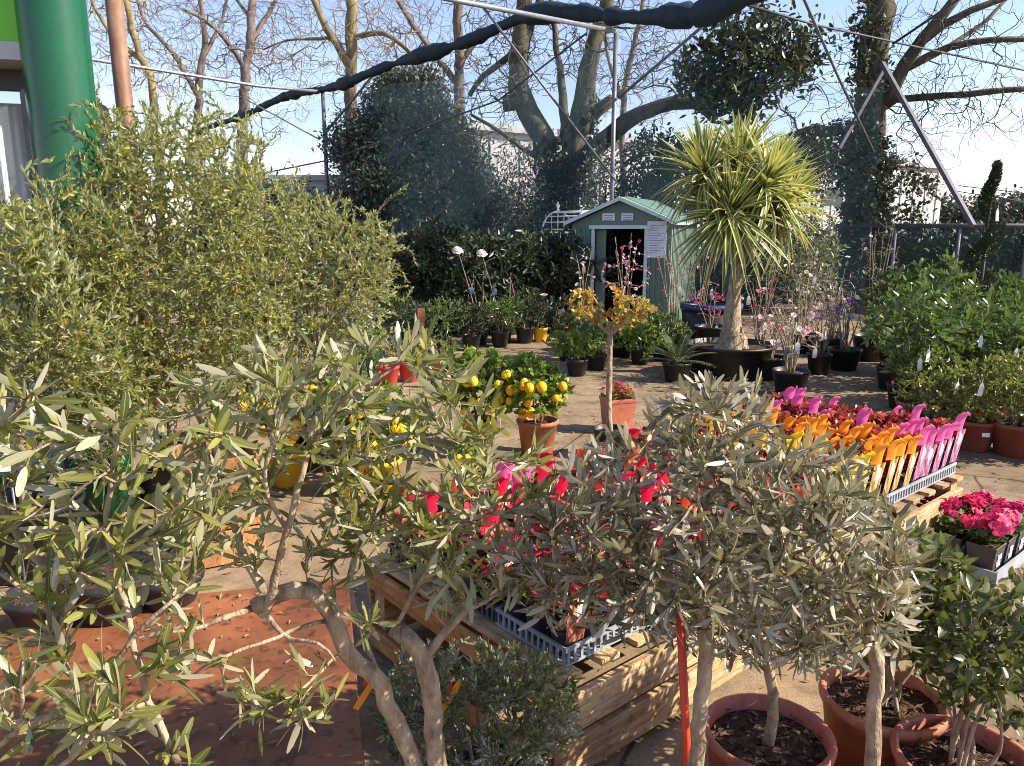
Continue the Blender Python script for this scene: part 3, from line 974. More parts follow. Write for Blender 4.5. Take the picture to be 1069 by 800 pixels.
def cone_cloud(c, r, h, n, lump=.25, z0=.1, pw=.75):
    out = []
    k = rng.uniform(0, 6.28, 6)
    while len(out) < n:
        t = rng.uniform(0, 1); a = rng.uniform(0, 6.28)
        prof = (math.sin(min(1, (t + .12) * 1.15) * math.pi)) ** pw
        rr = r * prof * (1 + lump * (math.sin(3 * a + k[0] + 5 * t) * .5 + math.sin(5 * a + k[1] - 9 * t) * .4 + math.sin(14 * t + k[2]) * .3))
        q = rng.uniform(.45, 1) ** .5
        out.append((c[0] + rr * q * math.cos(a), c[1] + rr * q * math.sin(a), z0 + t * h))
    return np.array(out)


b = gp(432, 18.5)
evergreen('evergreen_bush', 'large rounded evergreen bush with reddish shoots behind the green net', 'bush', b, px_cloud([(434, 225, 90, 62, 18.5, 1.5, 2000), (428, 160, 70, 52, 18.5, 1.2, 1200), (424, 112, 42, 34, 18.5, .8, 480), (412, 90, 16, 14, 18.5, .4, 70), (440, 88, 20, 14, 18.4, .4, 90), (480, 170, 30, 34, 18.3, .6, 230), (498, 225, 34, 42, 18.3, .9, 420), (366, 150, 22, 26, 18.4, .6, 150), (432, 285, 95, 28, 18.5, 1.2, 500)]), 15, .15, .105, .045, 'photinia', [[b, b + (0, 0, 2), b + (.1, 0, 4)]], .12)
b = gp(760, 13.4)
evergreen('broadleaf_evergreen', 'dark broad leaved evergreen crown hanging above the yucca', 'tree', b, px_cloud([(785, 62, 60, 38, 13.4, .8, 150), (740, 88, 36, 24, 13.3, .6, 70), (828, 50, 32, 42, 13.6, .7, 45), (775, 28, 30, 16, 13.4, .4, 25), (765, 110, 34, 18, 13.4, .4, 40)]), 13, .13, .13, .06, 'dark_green',
          [[b, P(768, 200, 13.4), P(772, 120, 13.4), P(780, 60, 13.4)], [P(770, 140, 13.4), P(785, 30, 13.6), P(798, -20, 13.8)]], .1, 'oval')
b = gp(688, 15)
evergreen('dark_shrub', 'dark evergreen shrub against the warehouse wall behind the shed roof', 'shrub', b, px_cloud([(690, 170, 34, 32, 15, .6, 150), (705, 205, 32, 24, 15, .6, 100), (670, 205, 26, 20, 15, .5, 80)]), 12, .11, .1, .05, 'dark_green', [[b, P(688, 180, 15)]], .06)
for cx, cy, rx, ry, Yd, lab, mt in [(632, 195, 22, 40, 15.5, 'sparse brownish shrub at the foot of the forked tree', 'rosemary'), (545, 195, 28, 40, 16.2, 'grey green shrub just left of the forked trunk', 'photinia'), (848, 165, 22, 20, 13.6, 'dull green shrub between the yucca crown and the ivy clad trunk', 'dark_green'),
                                   (300, 235, 40, 45, 17, 'dark shrub under the net behind the olive bush', 'dark_green'), (835, 255, 40, 38, 12.5, 'tangled shrub low against the windbreak net behind the magnolias', 'rosemary')]:
    b = gp(cx, Yd)
    evergreen('back_shrub', lab, 'shrub', b, px_cloud([(cx, cy, rx, ry, Yd, .6, 130), (cx, cy + ry, rx, ry, Yd, .6, 60)]), 10, .12, .085, .035, mt, [[b, P(cx, cy, Yd)]], .04)

for cx, cy, rx, ry, Yd, n_, lab in [(265, 235, 60, 40, 21, 420, 'dark hedge far left under the shade net'), (345, 250, 50, 48, 21, 420, 'dark hedge left of the big evergreen bush'), (520, 245, 40, 42, 20, 360, 'dark hedge between the big evergreen bush and the forked tree'), (572, 255, 38, 40, 19.5, 330, 'dark hedge behind the garden arch'),
                                   (835, 275, 48, 26, 16.5, 300, 'dark hedge left of the ivy clad trunk at ground level'), (955, 268, 60, 24, 17, 320, 'dark hedge behind the windbreak net beside the ivy clad trunk'), (1045, 270, 50, 24, 16, 300, 'dark hedge behind the spiral cypress'), (770, 285, 42, 30, 15.2, 330, 'dark hedge behind the yucca trunk')]:
    b = gp(cx, Yd)
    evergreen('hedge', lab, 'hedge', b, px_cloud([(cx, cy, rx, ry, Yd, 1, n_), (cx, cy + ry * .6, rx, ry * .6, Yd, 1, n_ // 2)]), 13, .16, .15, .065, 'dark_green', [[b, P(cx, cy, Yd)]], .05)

for cx, cy, rx, ry, Yd, lab in [(985, 226, 55, 13, 48, 'distant line of bushes behind the steel leg'), (1075, 222, 50, 14, 46, 'distant line of bushes behind the spiral cypress'), (890, 226, 50, 14, 47, 'distant line of bushes left of the ivy clad trunk')]:
    b = gp(cx, Yd)
    evergreen('distant_hedge', lab, 'hedge', b, px_cloud([(cx, cy, rx, ry, Yd, 1.5, 300), (cx, cy + 12, rx, ry, Yd, 1.5, 200)]), 12, .3, .3, .14, 'photinia', [[b, P(cx, cy, Yd)]], .08)

# ------------------------------------------------------------------ net structure
N_ = [P(205, 141, 25), P(270, 113, 21.5), P(335, 92, 19), P(390, 77, 17), P(470, 47, 15.2), P(545, 19, 13.9), P(600, 17, 13.2), P(643, 19, 12.6), P(700, 14, 11.7), P(745, 7, 11), P(790, -12, 10.4), P(900, -60, 9)]
q = smooth_path(N_, .12)
rad = np.interp(np.linspace(0, 1, len(q)), [0, .3, .5, .7, .85, 1], [.085, .095, .105, .12, .14, .16])
s_ = np.arange(len(q)) * .12
rad = rad * (1 + .22 * np.sin(s_ * 2.1 + 1) + .16 * np.sin(s_ * 4.3) + .08 * rng.normal(size=len(q)))
for tz in np.arange(1, s_[-1], 1.7):
    rad *= 1 - .45 * np.exp(-((s_ - tz) / .09) ** 2)
q[:, 2] += .05 * np.sin(s_ * 1.3)
mb = MB(); mb.tube(q, rad, 14, 0, True, .07)
tag(mb.build('rolled_net', M['roll']), 'dark green shade net rolled up and tied along an overhead cable', 'rolled net')


def pole(name, label, cat, pts, r, mat, m=8, group=None):
    mb = MB(); mb.tube(np.array(pts), r, m)
    return tag(mb.build(name, M[mat]), label, cat, group)


T0, T1 = P(337, 96, 19), P(643, 33, 12.6)
F0, F1 = np.array((T0[0], T0[1], 0)), np.array((T1[0], T1[1], 0))
pole('net_post', 'thin steel net post standing between the olive bush and the evergreen bush', 'post', [F0, T0], .05, 'galv_dark')
pole('net_post', 'tall steel corner post of the net rising behind the shed', 'post', [F1, T1], .036, 'galv_dark')
pole('net_rail', 'pale steel rail running from the top left corner past the rust brown pole', 'rail', [P(30, 53, 14), P(95, 62, 15), P(270, 90, 18), T0], .034, 'galv')
pole('net_rail', 'pale steel rail running from the top edge down to the net corner post', 'rail', [P(380, -20, 9.5), P(473, 0, 10.5), T1], .034, 'galv')
pole('brace_rod', 'dark brace rod from the rolled net down to the left net post', 'brace', [P(391, 77, 17.3), P(338, 141, 18.9)], .03, 'galv_dark')
pole('brace_rod', 'long pale brace rod slanting across the forked tree to the corner post', 'brace', [P(503, 6, 10.9), P(642, 188, 12.55)], .017, 'galv_dark')
pole('brace_rod', 'dark brace rod rising right from the corner post to the rolled net', 'brace', [P(646, 102, 12.6), P(752, 12, 10.9)], .022, 'galv_dark')
pole('guy_cable', 'dark cable sagging across the net in front of the evergreen bush', 'cable', [P(230, 190, 19), P(340, 168, 17.5), P(430, 138, 16), P(520, 105, 14.5), P(612, 35, 12.8)], .016, 'cable', 5)
pole('guy_cable', 'thin pale cable from the left rail down to the left net post', 'cable', [P(255, 103, 20), P(334, 146, 19)], .018, 'galv', 5)
pole('guy_cable', 'dark cable dropping from the top edge onto the ivy clad trunk', 'cable', [P(838, -4, 10), P(875, 80, 11.5), P(912, 158, 13)], .02, 'galv_dark', 5)
pole('guy_cable', 'dark cable running right from the rolled net to the ivy clad trunk', 'cable', [P(768, 2, 10.6), P(850, 26, 12), P(960, 50, 13.2), P(1090, 78, 14)], .018, 'cable', 5)
pole('guy_cable', 'dark cable slanting up right over the mossy limb', 'cable', [P(932, 46, 12.5), P(1003, -2, 11.5)], .02, 'cable', 5)
pole('overhead_wire', 'upper of the two thin wires above the low right net', 'wire', [P(1000, 194, 30), P(1090, 204, 29)], .018, 'cable', 4)
pole('overhead_wire', 'lower of the two thin wires above the low right net', 'wire', [P(1000, 200, 30), P(1090, 214, 29)], .018, 'cable', 4)


def sheet(name, label, cat, a, b, za, zb, mat, nseg=16, wob=.06, z0=0.0, group=None):
    mb = MB()
    v, f = [], []
    ph = rng.uniform(0, 6)
    dn = unit(np.array((-(b - a)[1], (b - a)[0], 0)))
    for i in range(nseg + 1):
        t = i / nseg
        p = a * (1 - t) + b * t
        o = wob * math.sin(ph + i * 1.7)
        zt = za * (1 - t) + zb * t - .12 * abs(math.sin(math.pi * t * 3)) * (wob > .03)
        for k_ in range(5):
            u = k_ / 4
            v.append((*(p[:2] + dn[:2] * o * (1 - abs(2 * u - 1))), z0 + (zt - z0) * u))
    for i in range(nseg):
        for k_ in range(4):
            a_ = i * 5 + k_
            f.append((a_, a_ + 5, a_ + 6, a_ + 1))
    mb.add(v, np.array(f), 0, True)
    return tag(mb.build(name, M[mat], None, (a[0], a[1], 0)), label, cat, group)


far = np.array((N_[0][0], N_[0][1], 0))
sheet('shade_net', 'see through green shade net hanging far left of the corner post', 'net', far, F0, N_[0][2], T0[2] - .1, 'net')
sheet('shade_net', 'see through green shade net between the left post and corner post', 'net', F0 + (.06, -.06, 0), F1 - (.07, -.07, 0), T0[2] - .1, T1[2] - .1, 'net')
C = P(922, 90, 13.0)
sheet('shade_net', 'see through green shade net stretching right from the corner post', 'net', F1 + (.08, .0, 0), np.array((C[0], C[1], 0)), T1[2] - .05, C[2], 'net')
# steel legs of the frame on the right
mb = MB(); mb.beam(P(921, 66, 12.4), P(1016, 236, 10.6), .06, .06); tag(mb.build('frame_leg', M['frame_steel'], None), 'heavy steel leg slanting down right from the ivy clad trunk', 'frame leg')
mb = MB(); mb.beam(P(924, 70, 12.5), P(876, 155, 12.3), .05, .05); tag(mb.build('frame_leg', M['frame_steel'], None), 'short steel leg slanting down left from the ivy clad trunk', 'frame leg')
# low windbreak fence
a, b = P(872, 236, 13.6), P(1150, 236, 12.0)
root = thing('windbreak_fence', 'low dark windbreak net fence at the back right of the yard', 'fence', (a[0], a[1], 0))
o = sheet('net_panel', None, None, np.array((a[0], a[1], 0)), np.array((b[0], b[1], 0)), a[2], b[2], 'fence_net', 12, .02)
o.location = (0, 0, 0); o.parent = root; ALLKIDS.setdefault(root.name, []).append(o)
for t in (0, .25, .5, .75, 1):
    p = a * (1 - t) + b * t - np.array((a[0], a[1], 0))
    mb = MB(); mb.tube([(p[0], p[1], 0), (p[0], p[1], a[2] + .05)], .03, 8); mb.build('post', M['galv_dark'], root)
mb = MB(); mb.tube([(0, -.02, a[2]), (*(b - a)[:2] - (0, .02), b[2])], .04, 8); mb.build('top_rail', M['cable'], root)

# ------------------------------------------------------------------ shed
Ys = 11.4
c0 = P(596, 300, Ys)                      # front left corner
ANG = R(-22)
root = thing('garden_shed', 'small sage green metal shed with open sliding door and paper notices', 'shed', (c0[0], Ys, 0), ANG)
W_, D_, HE, HA = 1.45, 2.2, 1.58, 1.9
wl = MB()
x0, x1 = .33, 1.1                          # door opening
wl.box((x0 / 2, .02, HE / 2), (x0, .04, HE)); wl.box(((x1 + W_) / 2, .02, HE / 2), (W_ - x1, .04, HE))
DH = 1.52
wl.box(((x0 + x1) / 2, .02, (DH + HE) / 2), (x1 - x0, .04, HE - DH))
wl.add([(0, 0, HE), (W_, 0, HE), (W_ / 2, 0, HA), (0, .04, HE), (W_, .04, HE), (W_ / 2, .04, HA)], [np.array([(0, 1, 2), (3, 5, 4)]), np.array([(0, 3, 4, 1), (1, 4, 5, 2), (2, 5, 3, 0)])])
wl.box((.02, D_ / 2 + .02, HE / 2), (.04, D_ - .04, HE)); wl.box((W_ - .02, D_ / 2 + .02, HE / 2), (.04, D_ - .04, HE)); wl.box((W_ / 2, D_ + .02, HE / 2), (W_, .04, HE))
for x in np.arange(.04, x0 - .03, .075):
    wl.box((x, -.006, HE / 2), (.028, .016, HE - .04))
for x in np.arange(x1 + .05, W_ - .02, .075):
    wl.box((x, -.006, HE / 2), (.028, .016, HE - .04))
for y in np.arange(.1, D_, .1):
    wl.box((W_ + .006, y, HE / 2), (.016, .04, HE - .04)); wl.box((-.006, y, HE / 2), (.016, .04, HE - .04))
wl.build('wall', M['shed'], root)
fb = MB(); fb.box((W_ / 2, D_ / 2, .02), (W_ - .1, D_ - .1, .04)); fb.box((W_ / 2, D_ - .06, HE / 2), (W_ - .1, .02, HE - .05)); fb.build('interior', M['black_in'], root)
rb = MB()
for sgn in (-1, 1):
    xa, xb = W_ / 2, W_ / 2 + sgn * (W_ / 2 + .09)
    za, zb = HA + .03, HE - .01
    for k_ in range(2):
        pass
    th = .025
    v = [(xa, -.1, za), (xb, -.1, zb), (xb, D_ + .1, zb), (xa, D_ + .1, za), (xa, -.1, za + th), (xb, -.1, zb + th), (xb, D_ + .1, zb + th), (xa, D_ + .1, za + th)]
    f = np.array([(0, 1, 2, 3), (4, 7, 6, 5), (0, 4, 5, 1), (1, 5, 6, 2), (2, 6, 7, 3), (3, 7, 4, 0)])
    rb.add(v, f if sgn > 0 else f[:, ::-1])
    for y in np.arange(.05, D_, .16):
        rb.beam((xa + sgn * .04, y, za + th + .002), (xb, y, zb + th + .018), .05, .016)
rb.build('roof', M['shed_roof'], root)
tb = MB()
for sgn in (-1, 1):
    tb.beam((W_ / 2, -.112, HA + .03), (W_ / 2 + sgn * (W_ / 2 + .09), -.112, HE + .005), .02, .05)
tb.build('gable_trim', M['shed_trim'], root)
fr = MB()
fr.box((x0 - .0, -.025, DH / 2), (.045, .03, DH)); fr.box((x1, -.025, DH / 2), (.045, .03, DH)); fr.box(((x0 + x1) / 2, -.03, DH + .02), (x1 - x0 + .12, .04, .05))
fr.build('door_frame', M['shed_trim'], root)
for xa, xb in ((x0 + .02, x0 + .17),):
    db = MB(); db.box(((xa + xb) / 2, .06, DH / 2), (xb - xa, .025, DH - .03))
    for x in np.arange(xa + .03, xb, .06):
        db.box((x, .044, DH / 2), (.022, .012, DH - .06))
    dr = db.build('sliding_door', M['shed'], root)
    hb = MB(); hb.box((xb - .035, .032, .85), (.03, .03, .14)); hb.build('handle', M['shed_trim'], dr)
nb = MB(); nb.box((1.245, -.022, 1.37), (.27, .006, .5)); nt_ = nb.build('paper_notice', M['paper'], root)
ib = MB()
for i in range(12):
    ib.box((1.245 - .02 * (i % 3), -.0262, 1.56 - i * .034), (.2 - .04 * (i % 3), .002, .01))
ib.build('printed_lines', M['ink'], nt_)
for i, x in enumerate((.55, .82)):
    nb = MB(); nb.box((x, -.02, 1.68), (.18 if i == 0 else .17, .006, .1)); s1 = nb.build('name_plate', M['tag_white' if i == 0 else 'paper'], root)
    ib = MB(); [ib.box((x, -.0242, 1.70 - j * .03), (.13, .002, .012)) for j in range(3)]; ib.build('printed_lines', M['ink'], s1)

# ------------------------------------------------------------------ white garden arch
Ya = 12.3
c = P(614, 300, Ya)
root = thing('garden_arch', 'white metal garden arch with scrollwork standing left of the shed', 'garden arch', (c[0], Ya, 0), R(28))
hw, dp, zs = .3, .95, 1.45


def arch(y):
    pts = [(-hw, y, 0), (-hw, y, zs * .5), (-hw, y, zs)] + [(-hw * math.cos(t), y, zs + .34 * math.sin(t)) for t in np.linspace(0, np.pi, 13)[1:-1]] + [(hw, y, zs), (hw, y, zs * .5), (hw, y, 0)]
    return np.array(pts)


for y in (0, dp):
    mb = MB(); mb.tube(arch(y), .014, 8); mb.tube([(-hw, y, zs), (hw, y, zs)], .011, 6)
    for x in (-.12, 0, .12):
        mb.tube([(x, y, zs), (x, y, zs + .34 * math.sqrt(max(0, 1 - (x / hw) ** 2)))], .007, 6)
    mb.build('hoop', M['white_paint'], root)
mb = MB()
for t in np.linspace(.15, np.pi - .15, 9):
    mb.tube([(-hw * math.cos(t), 0, zs + .34 * math.sin(t)), (-hw * math.cos(t), dp, zs + .34 * math.sin(t))], .009, 6)
mb.build('roof_bars', M['white_paint'], root)
for sx in (-1, 1):
    mb = MB()
    for y in np.linspace(.15, dp - .15, 4):
        mb.tube([(sx * hw, y, 0), (sx * hw, y, zs)], .007, 6)
    for cz in (.35, .8, 1.2):
        for yy in (.3, .65):
            t = np.linspace(0, 5.2, 18)
            mb.tube(np.stack([np.full(18, sx * hw), yy + .12 * np.cos(t) * (1 - t / 9), cz + .13 * np.sin(t) * (1 - t / 9)], 1), .007, 5)
    mb.build('side_lattice', M['white_paint'], root)
mb = MB(); mb.lathe([(0, 0), (.03, .02), (.012, .05), (.03, .09), (.001, .17)], 8, (0, dp, zs + .34)); mb.build('finial', M['white_paint'], root)

# ------------------------------------------------------------------ shop front, column, pole
Yc = 4.0
c = P(66, 120, Yc)
mb = MB()
zz = np.linspace(0, 3.6, 10)
mb.tube(np.stack([np.full(10, 0.0), np.full(10, 0.0), zz], 1), .153, 40)
o = mb.build('column', M['green_paint'], None, (0, 0, 0)); o.location = (c[0], c[1], 0)
tag(o, 'glossy dark green round column at the corner of the shop', 'column')
o['kind'] = 'thing'
a = P(22, 60, 4.15)
root = thing('shop_front', 'shop corner with lime green fascia and dark framed glass door', 'shop front', (a[0] + .02, a[1], 0), R(14))
zf = P(15, 42, 4.1)[2]
mb = MB(); mb.box((-1.5, .25, zf + .6), (3.0, .5, 1.2)); mb.build('fascia', M['lime_panel'], root)
mb = MB(); mb.box((-1.5, .24, zf - .045), (3.04, .52, .085)); mb.build('fascia_trim', M['grey_trim'], root)
df = MB(); zt = zf - .09
for x in (-.06, -1.2, -2.4):
    df.box((x, .3, zt / 2), (.13, .08, zt))
df.box((-1.5, .3, zt - .05), (2.85, .07, .1)); df.box((-1.5, .3, .05), (2.85, .07, .1))
df = df.build('door_frame', M['dark_frame'], root)
gm, gnt, gbs, go_ = new_mat('door_glass')
gbs.inputs['Base Color'].default_value = (.8, .85, .85, 1); gbs.inputs['Roughness'].default_value = .02; gbs.inputs['Transmission Weight'].default_value = .9; gbs.inputs['IOR'].default_value = 1.2
mb = MB(); mb.box((-.63, .3, zt / 2), (1.0, .008, zt - .2)); mb.box((-1.8, .3, zt / 2), (1.05, .008, zt - .2)); mb.build('glass', gm, df)
cb = MB()
xs = np.linspace(-.16, -2.4, 160)
v = np.concatenate([np.stack([xs, .55 + .035 * np.sin(xs * 60) + .02 * np.sin(xs * 23), np.full(160, z)], 1) for z in (.05, zt - .15)])
k = np.arange(159)
cb.add(v, np.stack([k, k + 1, k + 161, k + 160], 1), 0, True)
cb.build('curtain', M['curtain'], root)
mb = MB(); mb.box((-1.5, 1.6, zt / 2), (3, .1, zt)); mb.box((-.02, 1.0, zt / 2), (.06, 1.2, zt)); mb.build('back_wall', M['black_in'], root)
c = P(129, 60, 6.2)
pole('rust_pole', 'rust brown round pole standing behind the olive bush beside the column', 'pole', [(c[0], 6.2, 0), (c[0] - .02, 6.2, 1.5), (c[0] - .04, 6.2, 4.2)], .062, 'copper_pole', 14)
# ------------------------------------------------------------------ shrubs in pots
def leaf_up(N, nrm, w):
    return unit(nrm * (1 - w) + np.array((0, 0, w)) + rdir(len(nrm)) * .18)


def shrub(root, z0, h, r, n, L, W, shape, leaf, wood='twig', stems=4, zone=.16, gap=.03, ang=48, inner=.35, tip=.0018, foot=.02, cz=.55, rz=.5, upw=.25, stem_part='stems', crown='foliage', lumps=.35, whorl=2, fold=.12, curl=.1, ex=.42, clear=0.0, thick=.006):
    sk = Skel()
    for i in range(stems):
        a = 2 * np.pi * i / stems + rng.uniform(-.4, .4)
        e = np.array((math.cos(a), math.sin(a), 0)) * r * .35
        sk.limb([np.array((math.cos(a) * foot, math.sin(a) * foot, z0)), np.array((*(e[:2] * .6), z0 + h * .3)), np.array((*e[:2], z0 + h * .6))], thick, thick * .5, .03, attach=False)
    att = ball(n, (0, 0, z0 + h * cz), (r, r, h * rz), inner, lumps)
    att = att[att[:, 2] > z0 + clear]
    sk.grow(att, step=.03, jit=.1, bend=.3, pref=.4)
    mb = MB(); sk.wood(mb, tip, ex, 6, .004)
    mb.build(stem_part, M[wood], root)
    p, d, nn = sk.leaf_sites(zone, gap, whorl, ang)
    lf = MB()
    N = len(p)
    lf.leaves(p, unit(d + np.array((0, 0, .15))), leaf_up(N, nn, upw), rng.uniform(.65, 1.15, N) * L, rng.uniform(.8, 1.15, N) * W, shape, 0, fold, rng.uniform(-.05, .3, N) * curl * 4)
    lf.build(crown, M[leaf], root)
    return sk


def place_copies(protos, spots, group, labels):
    """spots: (point, rotation, scale); the first spots use the prototypes themselves"""
    for i, (pt, rz, sc_) in enumerate(spots):
        o = protos[i % len(protos)]
        if i < len(protos):
            o.location = tuple(float(v) for v in pt); o.rotation_euler = (0, 0, rz); o.scale = (sc_,) * 3
            o['label'] = labels[i]
            if group:
                o['group'] = group
        else:
            dup(o, pt, rz, sc_, labels[i], group)


# dark laurels; the shade over them is also put into the leaf colour
protos = []
for i in range(3):
    root = thing('dark_shrub', '', 'shrub')
    add_pot(root, .17, .26, 'black_pot')
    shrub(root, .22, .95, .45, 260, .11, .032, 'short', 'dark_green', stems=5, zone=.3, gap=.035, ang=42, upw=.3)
    protos.append(root)
sp = [(400, 268, 12.8), (432, 272, 12.5), (463, 278, 12.2), (505, 285, 12.4), (545, 272, 12.6), (590, 282, 12.9), (420, 300, 11.4), (452, 305, 11.2), (490, 310, 11.0), (528, 300, 11.2), (565, 303, 11.4), (592, 305, 11.6)]
names = ['at the far left end', 'second from the olive bush', 'just behind the white roses', 'beside the white roses', 'left of the garden arch', 'under the garden arch']
lab = ['dark shrub in the shaded back row, ' + q for q in names] + ['dark shrub in the shaded front row, ' + q for q in ['touching the olive bush', 'left of the rose pots', 'below the white roses', 'behind the yellow pot', 'behind the red pot', 'touching the shed wall']]
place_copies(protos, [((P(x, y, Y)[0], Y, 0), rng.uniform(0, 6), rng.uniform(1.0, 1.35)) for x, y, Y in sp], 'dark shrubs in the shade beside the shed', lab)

# smaller narrow leaved plants in front of them
protos = []
for i in range(2):
    root = thing('narrow_leaved_plant', '', 'plant')
    add_pot(root, .12, .2, 'black_pot')
    shrub(root, .17, .42, .28, 170, .09, .018, 'short', 'shrub_green' if i else 'dark_green', stems=5, zone=.2, gap=.03, ang=35, upw=.2)  # the darker leaf colour stands in for shade on these plants
    protos.append(root)
sp = [(432, 372), (462, 368), (492, 366), (522, 362), (548, 358), (420, 355), (450, 350), (480, 349), (512, 348), (540, 345)]
place_copies(protos, [((*G(x, y)[:2], 0), rng.uniform(0, 6), rng.uniform(1.0, 1.35)) for x, y in sp], 'narrow leaved plants in black pots',
             ['low narrow leaved plant in the %s row, %s' % (r_, c_) for r_, cs in (('front', ['nearest the olive bush', 'second from the olive bush', 'third along, below the roses', 'fourth along, before the yellow pot', 'next to the yellow pot']), ('rear', ['nearest the olive bush', 'second from the olive bush', 'third along, below the roses', 'fourth along, before the yellow pot', 'next to the yellow pot'])) for c_ in cs])


def flowers(mb, centres, normals, r, petals=5, mat=0, curl=.2, cup=.35):
    centres = np.asarray(centres); N = len(centres)
    if not N:
        return
    normals = unit(normals)
    u = unit(np.cross(normals, rdir(N))); w_ = np.cross(normals, u)
    ps, ds, ns = [], [], []
    for k_ in range(petals):
        a = 2 * np.pi * k_ / petals
        rd = u * math.cos(a) + w_ * math.sin(a)
        ds.append(unit(rd + normals * cup)); ns.append(unit(normals - rd * cup)); ps.append(centres)
    r = np.broadcast_to(np.asarray(r, float), (N,))
    mb.leaves(np.concatenate(ps), np.concatenate(ds), np.concatenate(ns), np.tile(r, petals), np.tile(r * .95, petals), 'petal', mat, .1, curl)


# white flowered stems
for (px, py, Y, hh, lab) in [(478, 262, 10.2, None, 'taller leggy plant with a round white bloom above the dark shrubs'), (503, 265, 10.4, None, 'leggy plant with a small white bloom right of the taller white bloom')]:
    top = P(px, py, Y)
    b = np.array((P(px + 22, 300, Y)[0], Y, 0))
    root = thing('white_flowering_plant', lab, 'flowering plant', b)
    add_pot(root, .13, .22, 'black_pot')
    sk = Skel()
    for k_ in range(4):
        e = (top - b) * (1 if k_ == 0 else rng.uniform(.55, .8)) + (0 if k_ == 0 else 1) * np.array((rng.normal() * .18 + .15, rng.normal() * .12, 0))
        sk.limb([(0, 0, .2), e * .5 + rng.normal(size=3) * .04 + (.06, 0, .1), e], .009, .004, .05, attach=False)
    sk.grow(ball(18, (0.05, 0, .9), (.22, .2, .35)), .04)
    mb = MB(); sk.wood(mb, .003, .4, 6); mb.build('stems', M['twig'], root)
    p, d, nn = sk.leaf_sites(.12, .05)
    lf = MB(); lf.leaves(p, d, nn, .05, .02, 'short'); lf.build('foliage', M['dark_green'], root)
    fl = MB()
    for q in range(3):
        flowers(fl, [top - b + np.array((0, -.01, -.01 + .015 * q))], np.array([(.1, -.5, .9)]), .075 - .018 * q, 6, cup=.3 + .4 * q)
    fl.build('bloom', M['fl_white'], root)
    hang_tag(root, (top - b) * .62 + (.07, -.05, 0), 'tag_blue', .05, .09)

# yellow, red and green pots with small plants
def small_pot_plant(name, lab, g, r, h, potm, leaf, ph, pr, n=55, L=.07, W=.025, shape='short', tagm=None, group=None, soilz=.84, **kw):
    root = thing(name, lab, 'potted plant', (g[0], g[1], 0), rng.uniform(-.5, .5), group)
    add_pot(root, r, h, potm)
    shrub(root, h * soilz, ph, pr, n, L, W, shape, leaf, stems=4, zone=.15, gap=.03, **kw)
    if tagm:
        hang_tag(root, (rng.uniform(-.05, .05), -pr * .6, h + ph * .5), tagm, .06, .09)
    return root


small_pot_plant('potted_shrub', 'dark leaved plant in a bright yellow pot left of the shed', G(564, 357), .105, .2, 'yellow_pot', 'dark_green', .45, .2, tagm='tag_blue')
small_pot_plant('potted_shrub', 'dark leaved plant in a red pot right of the yellow pot', G(587, 356), .12, .2, 'red_pot', 'dark_green', .5, .22, tagm='tag_pinkish')
small_pot_plant('potted_shrub', 'bright leaved plant in a tall green pot behind the foreground olive', G(386, 392), .14, .32, 'green_pot', 'bright_green', .3, .22, L=.06, W=.03)
for i, (x, y, lab) in enumerate([(405, 402, 'leftmost red potted plant beside the green pot'), (428, 398, 'red potted plant with yellow green leaves, middle of three'), (455, 396, 'red potted plant nearest the citrus trees')]):
    small_pot_plant('red_potted_plant', lab, G(x, y), .12, .2, 'red_pot', 'lime', .32, .2, L=.05, W=.02, group='plants in red pots behind the citrus trees')
root = thing('wooden_plant_label', 'brown wooden label stick standing among the red pots', 'plant label', G(441, 385)); mb = MB(); mb.box((0, 0, .36), (.05, .012, .5)); mb.box((0, -.002, .6), (.075, .014, .14)); mb.build('label_stick', M['tag_brown'], root)

# ------------------------------------------------------------------ citrus
fruit_me = None


def citrus(lab, g, pr, ph, potm, ch, cr, nfr, fm, frr=.024, n=190):
    root = thing('citrus_tree', lab, 'citrus tree', (g[0], g[1], 0), 0, 'little citrus trees in fruit')
    add_pot(root, pr, ph, potm, lip=.016)
    sk = shrub(root, ph * .84, ch, cr, n, .06, .034, 'oval', 'citrus', stems=3, zone=.16, gap=.026, ang=50, cz=.62, rz=.42, upw=.45, clear=.1, thick=.008)
    a = rng.uniform(-2.6, -.3, nfr)
    for i in range(nfr):
        zc = ph * .84 + ch * rng.uniform(.22, .72)
        rr = cr * rng.uniform(.75, 1.02) * math.sqrt(max(.25, 1 - ((zc - ph * .84 - ch * .6) / (ch * .5)) ** 2))
        mb = MB(); t = np.linspace(0, np.pi, 10)
        q = frr * rng.uniform(.8, 1.15)
        mb.lathe(np.stack([np.sin(t) * q + 1e-4, -np.cos(t) * q * 1.12], 1), 14)
        f = mb.build('fruit', M[fm], root)
        f.location = (rr * math.cos(a[i]), rr * math.sin(a[i]), zc)
    return root


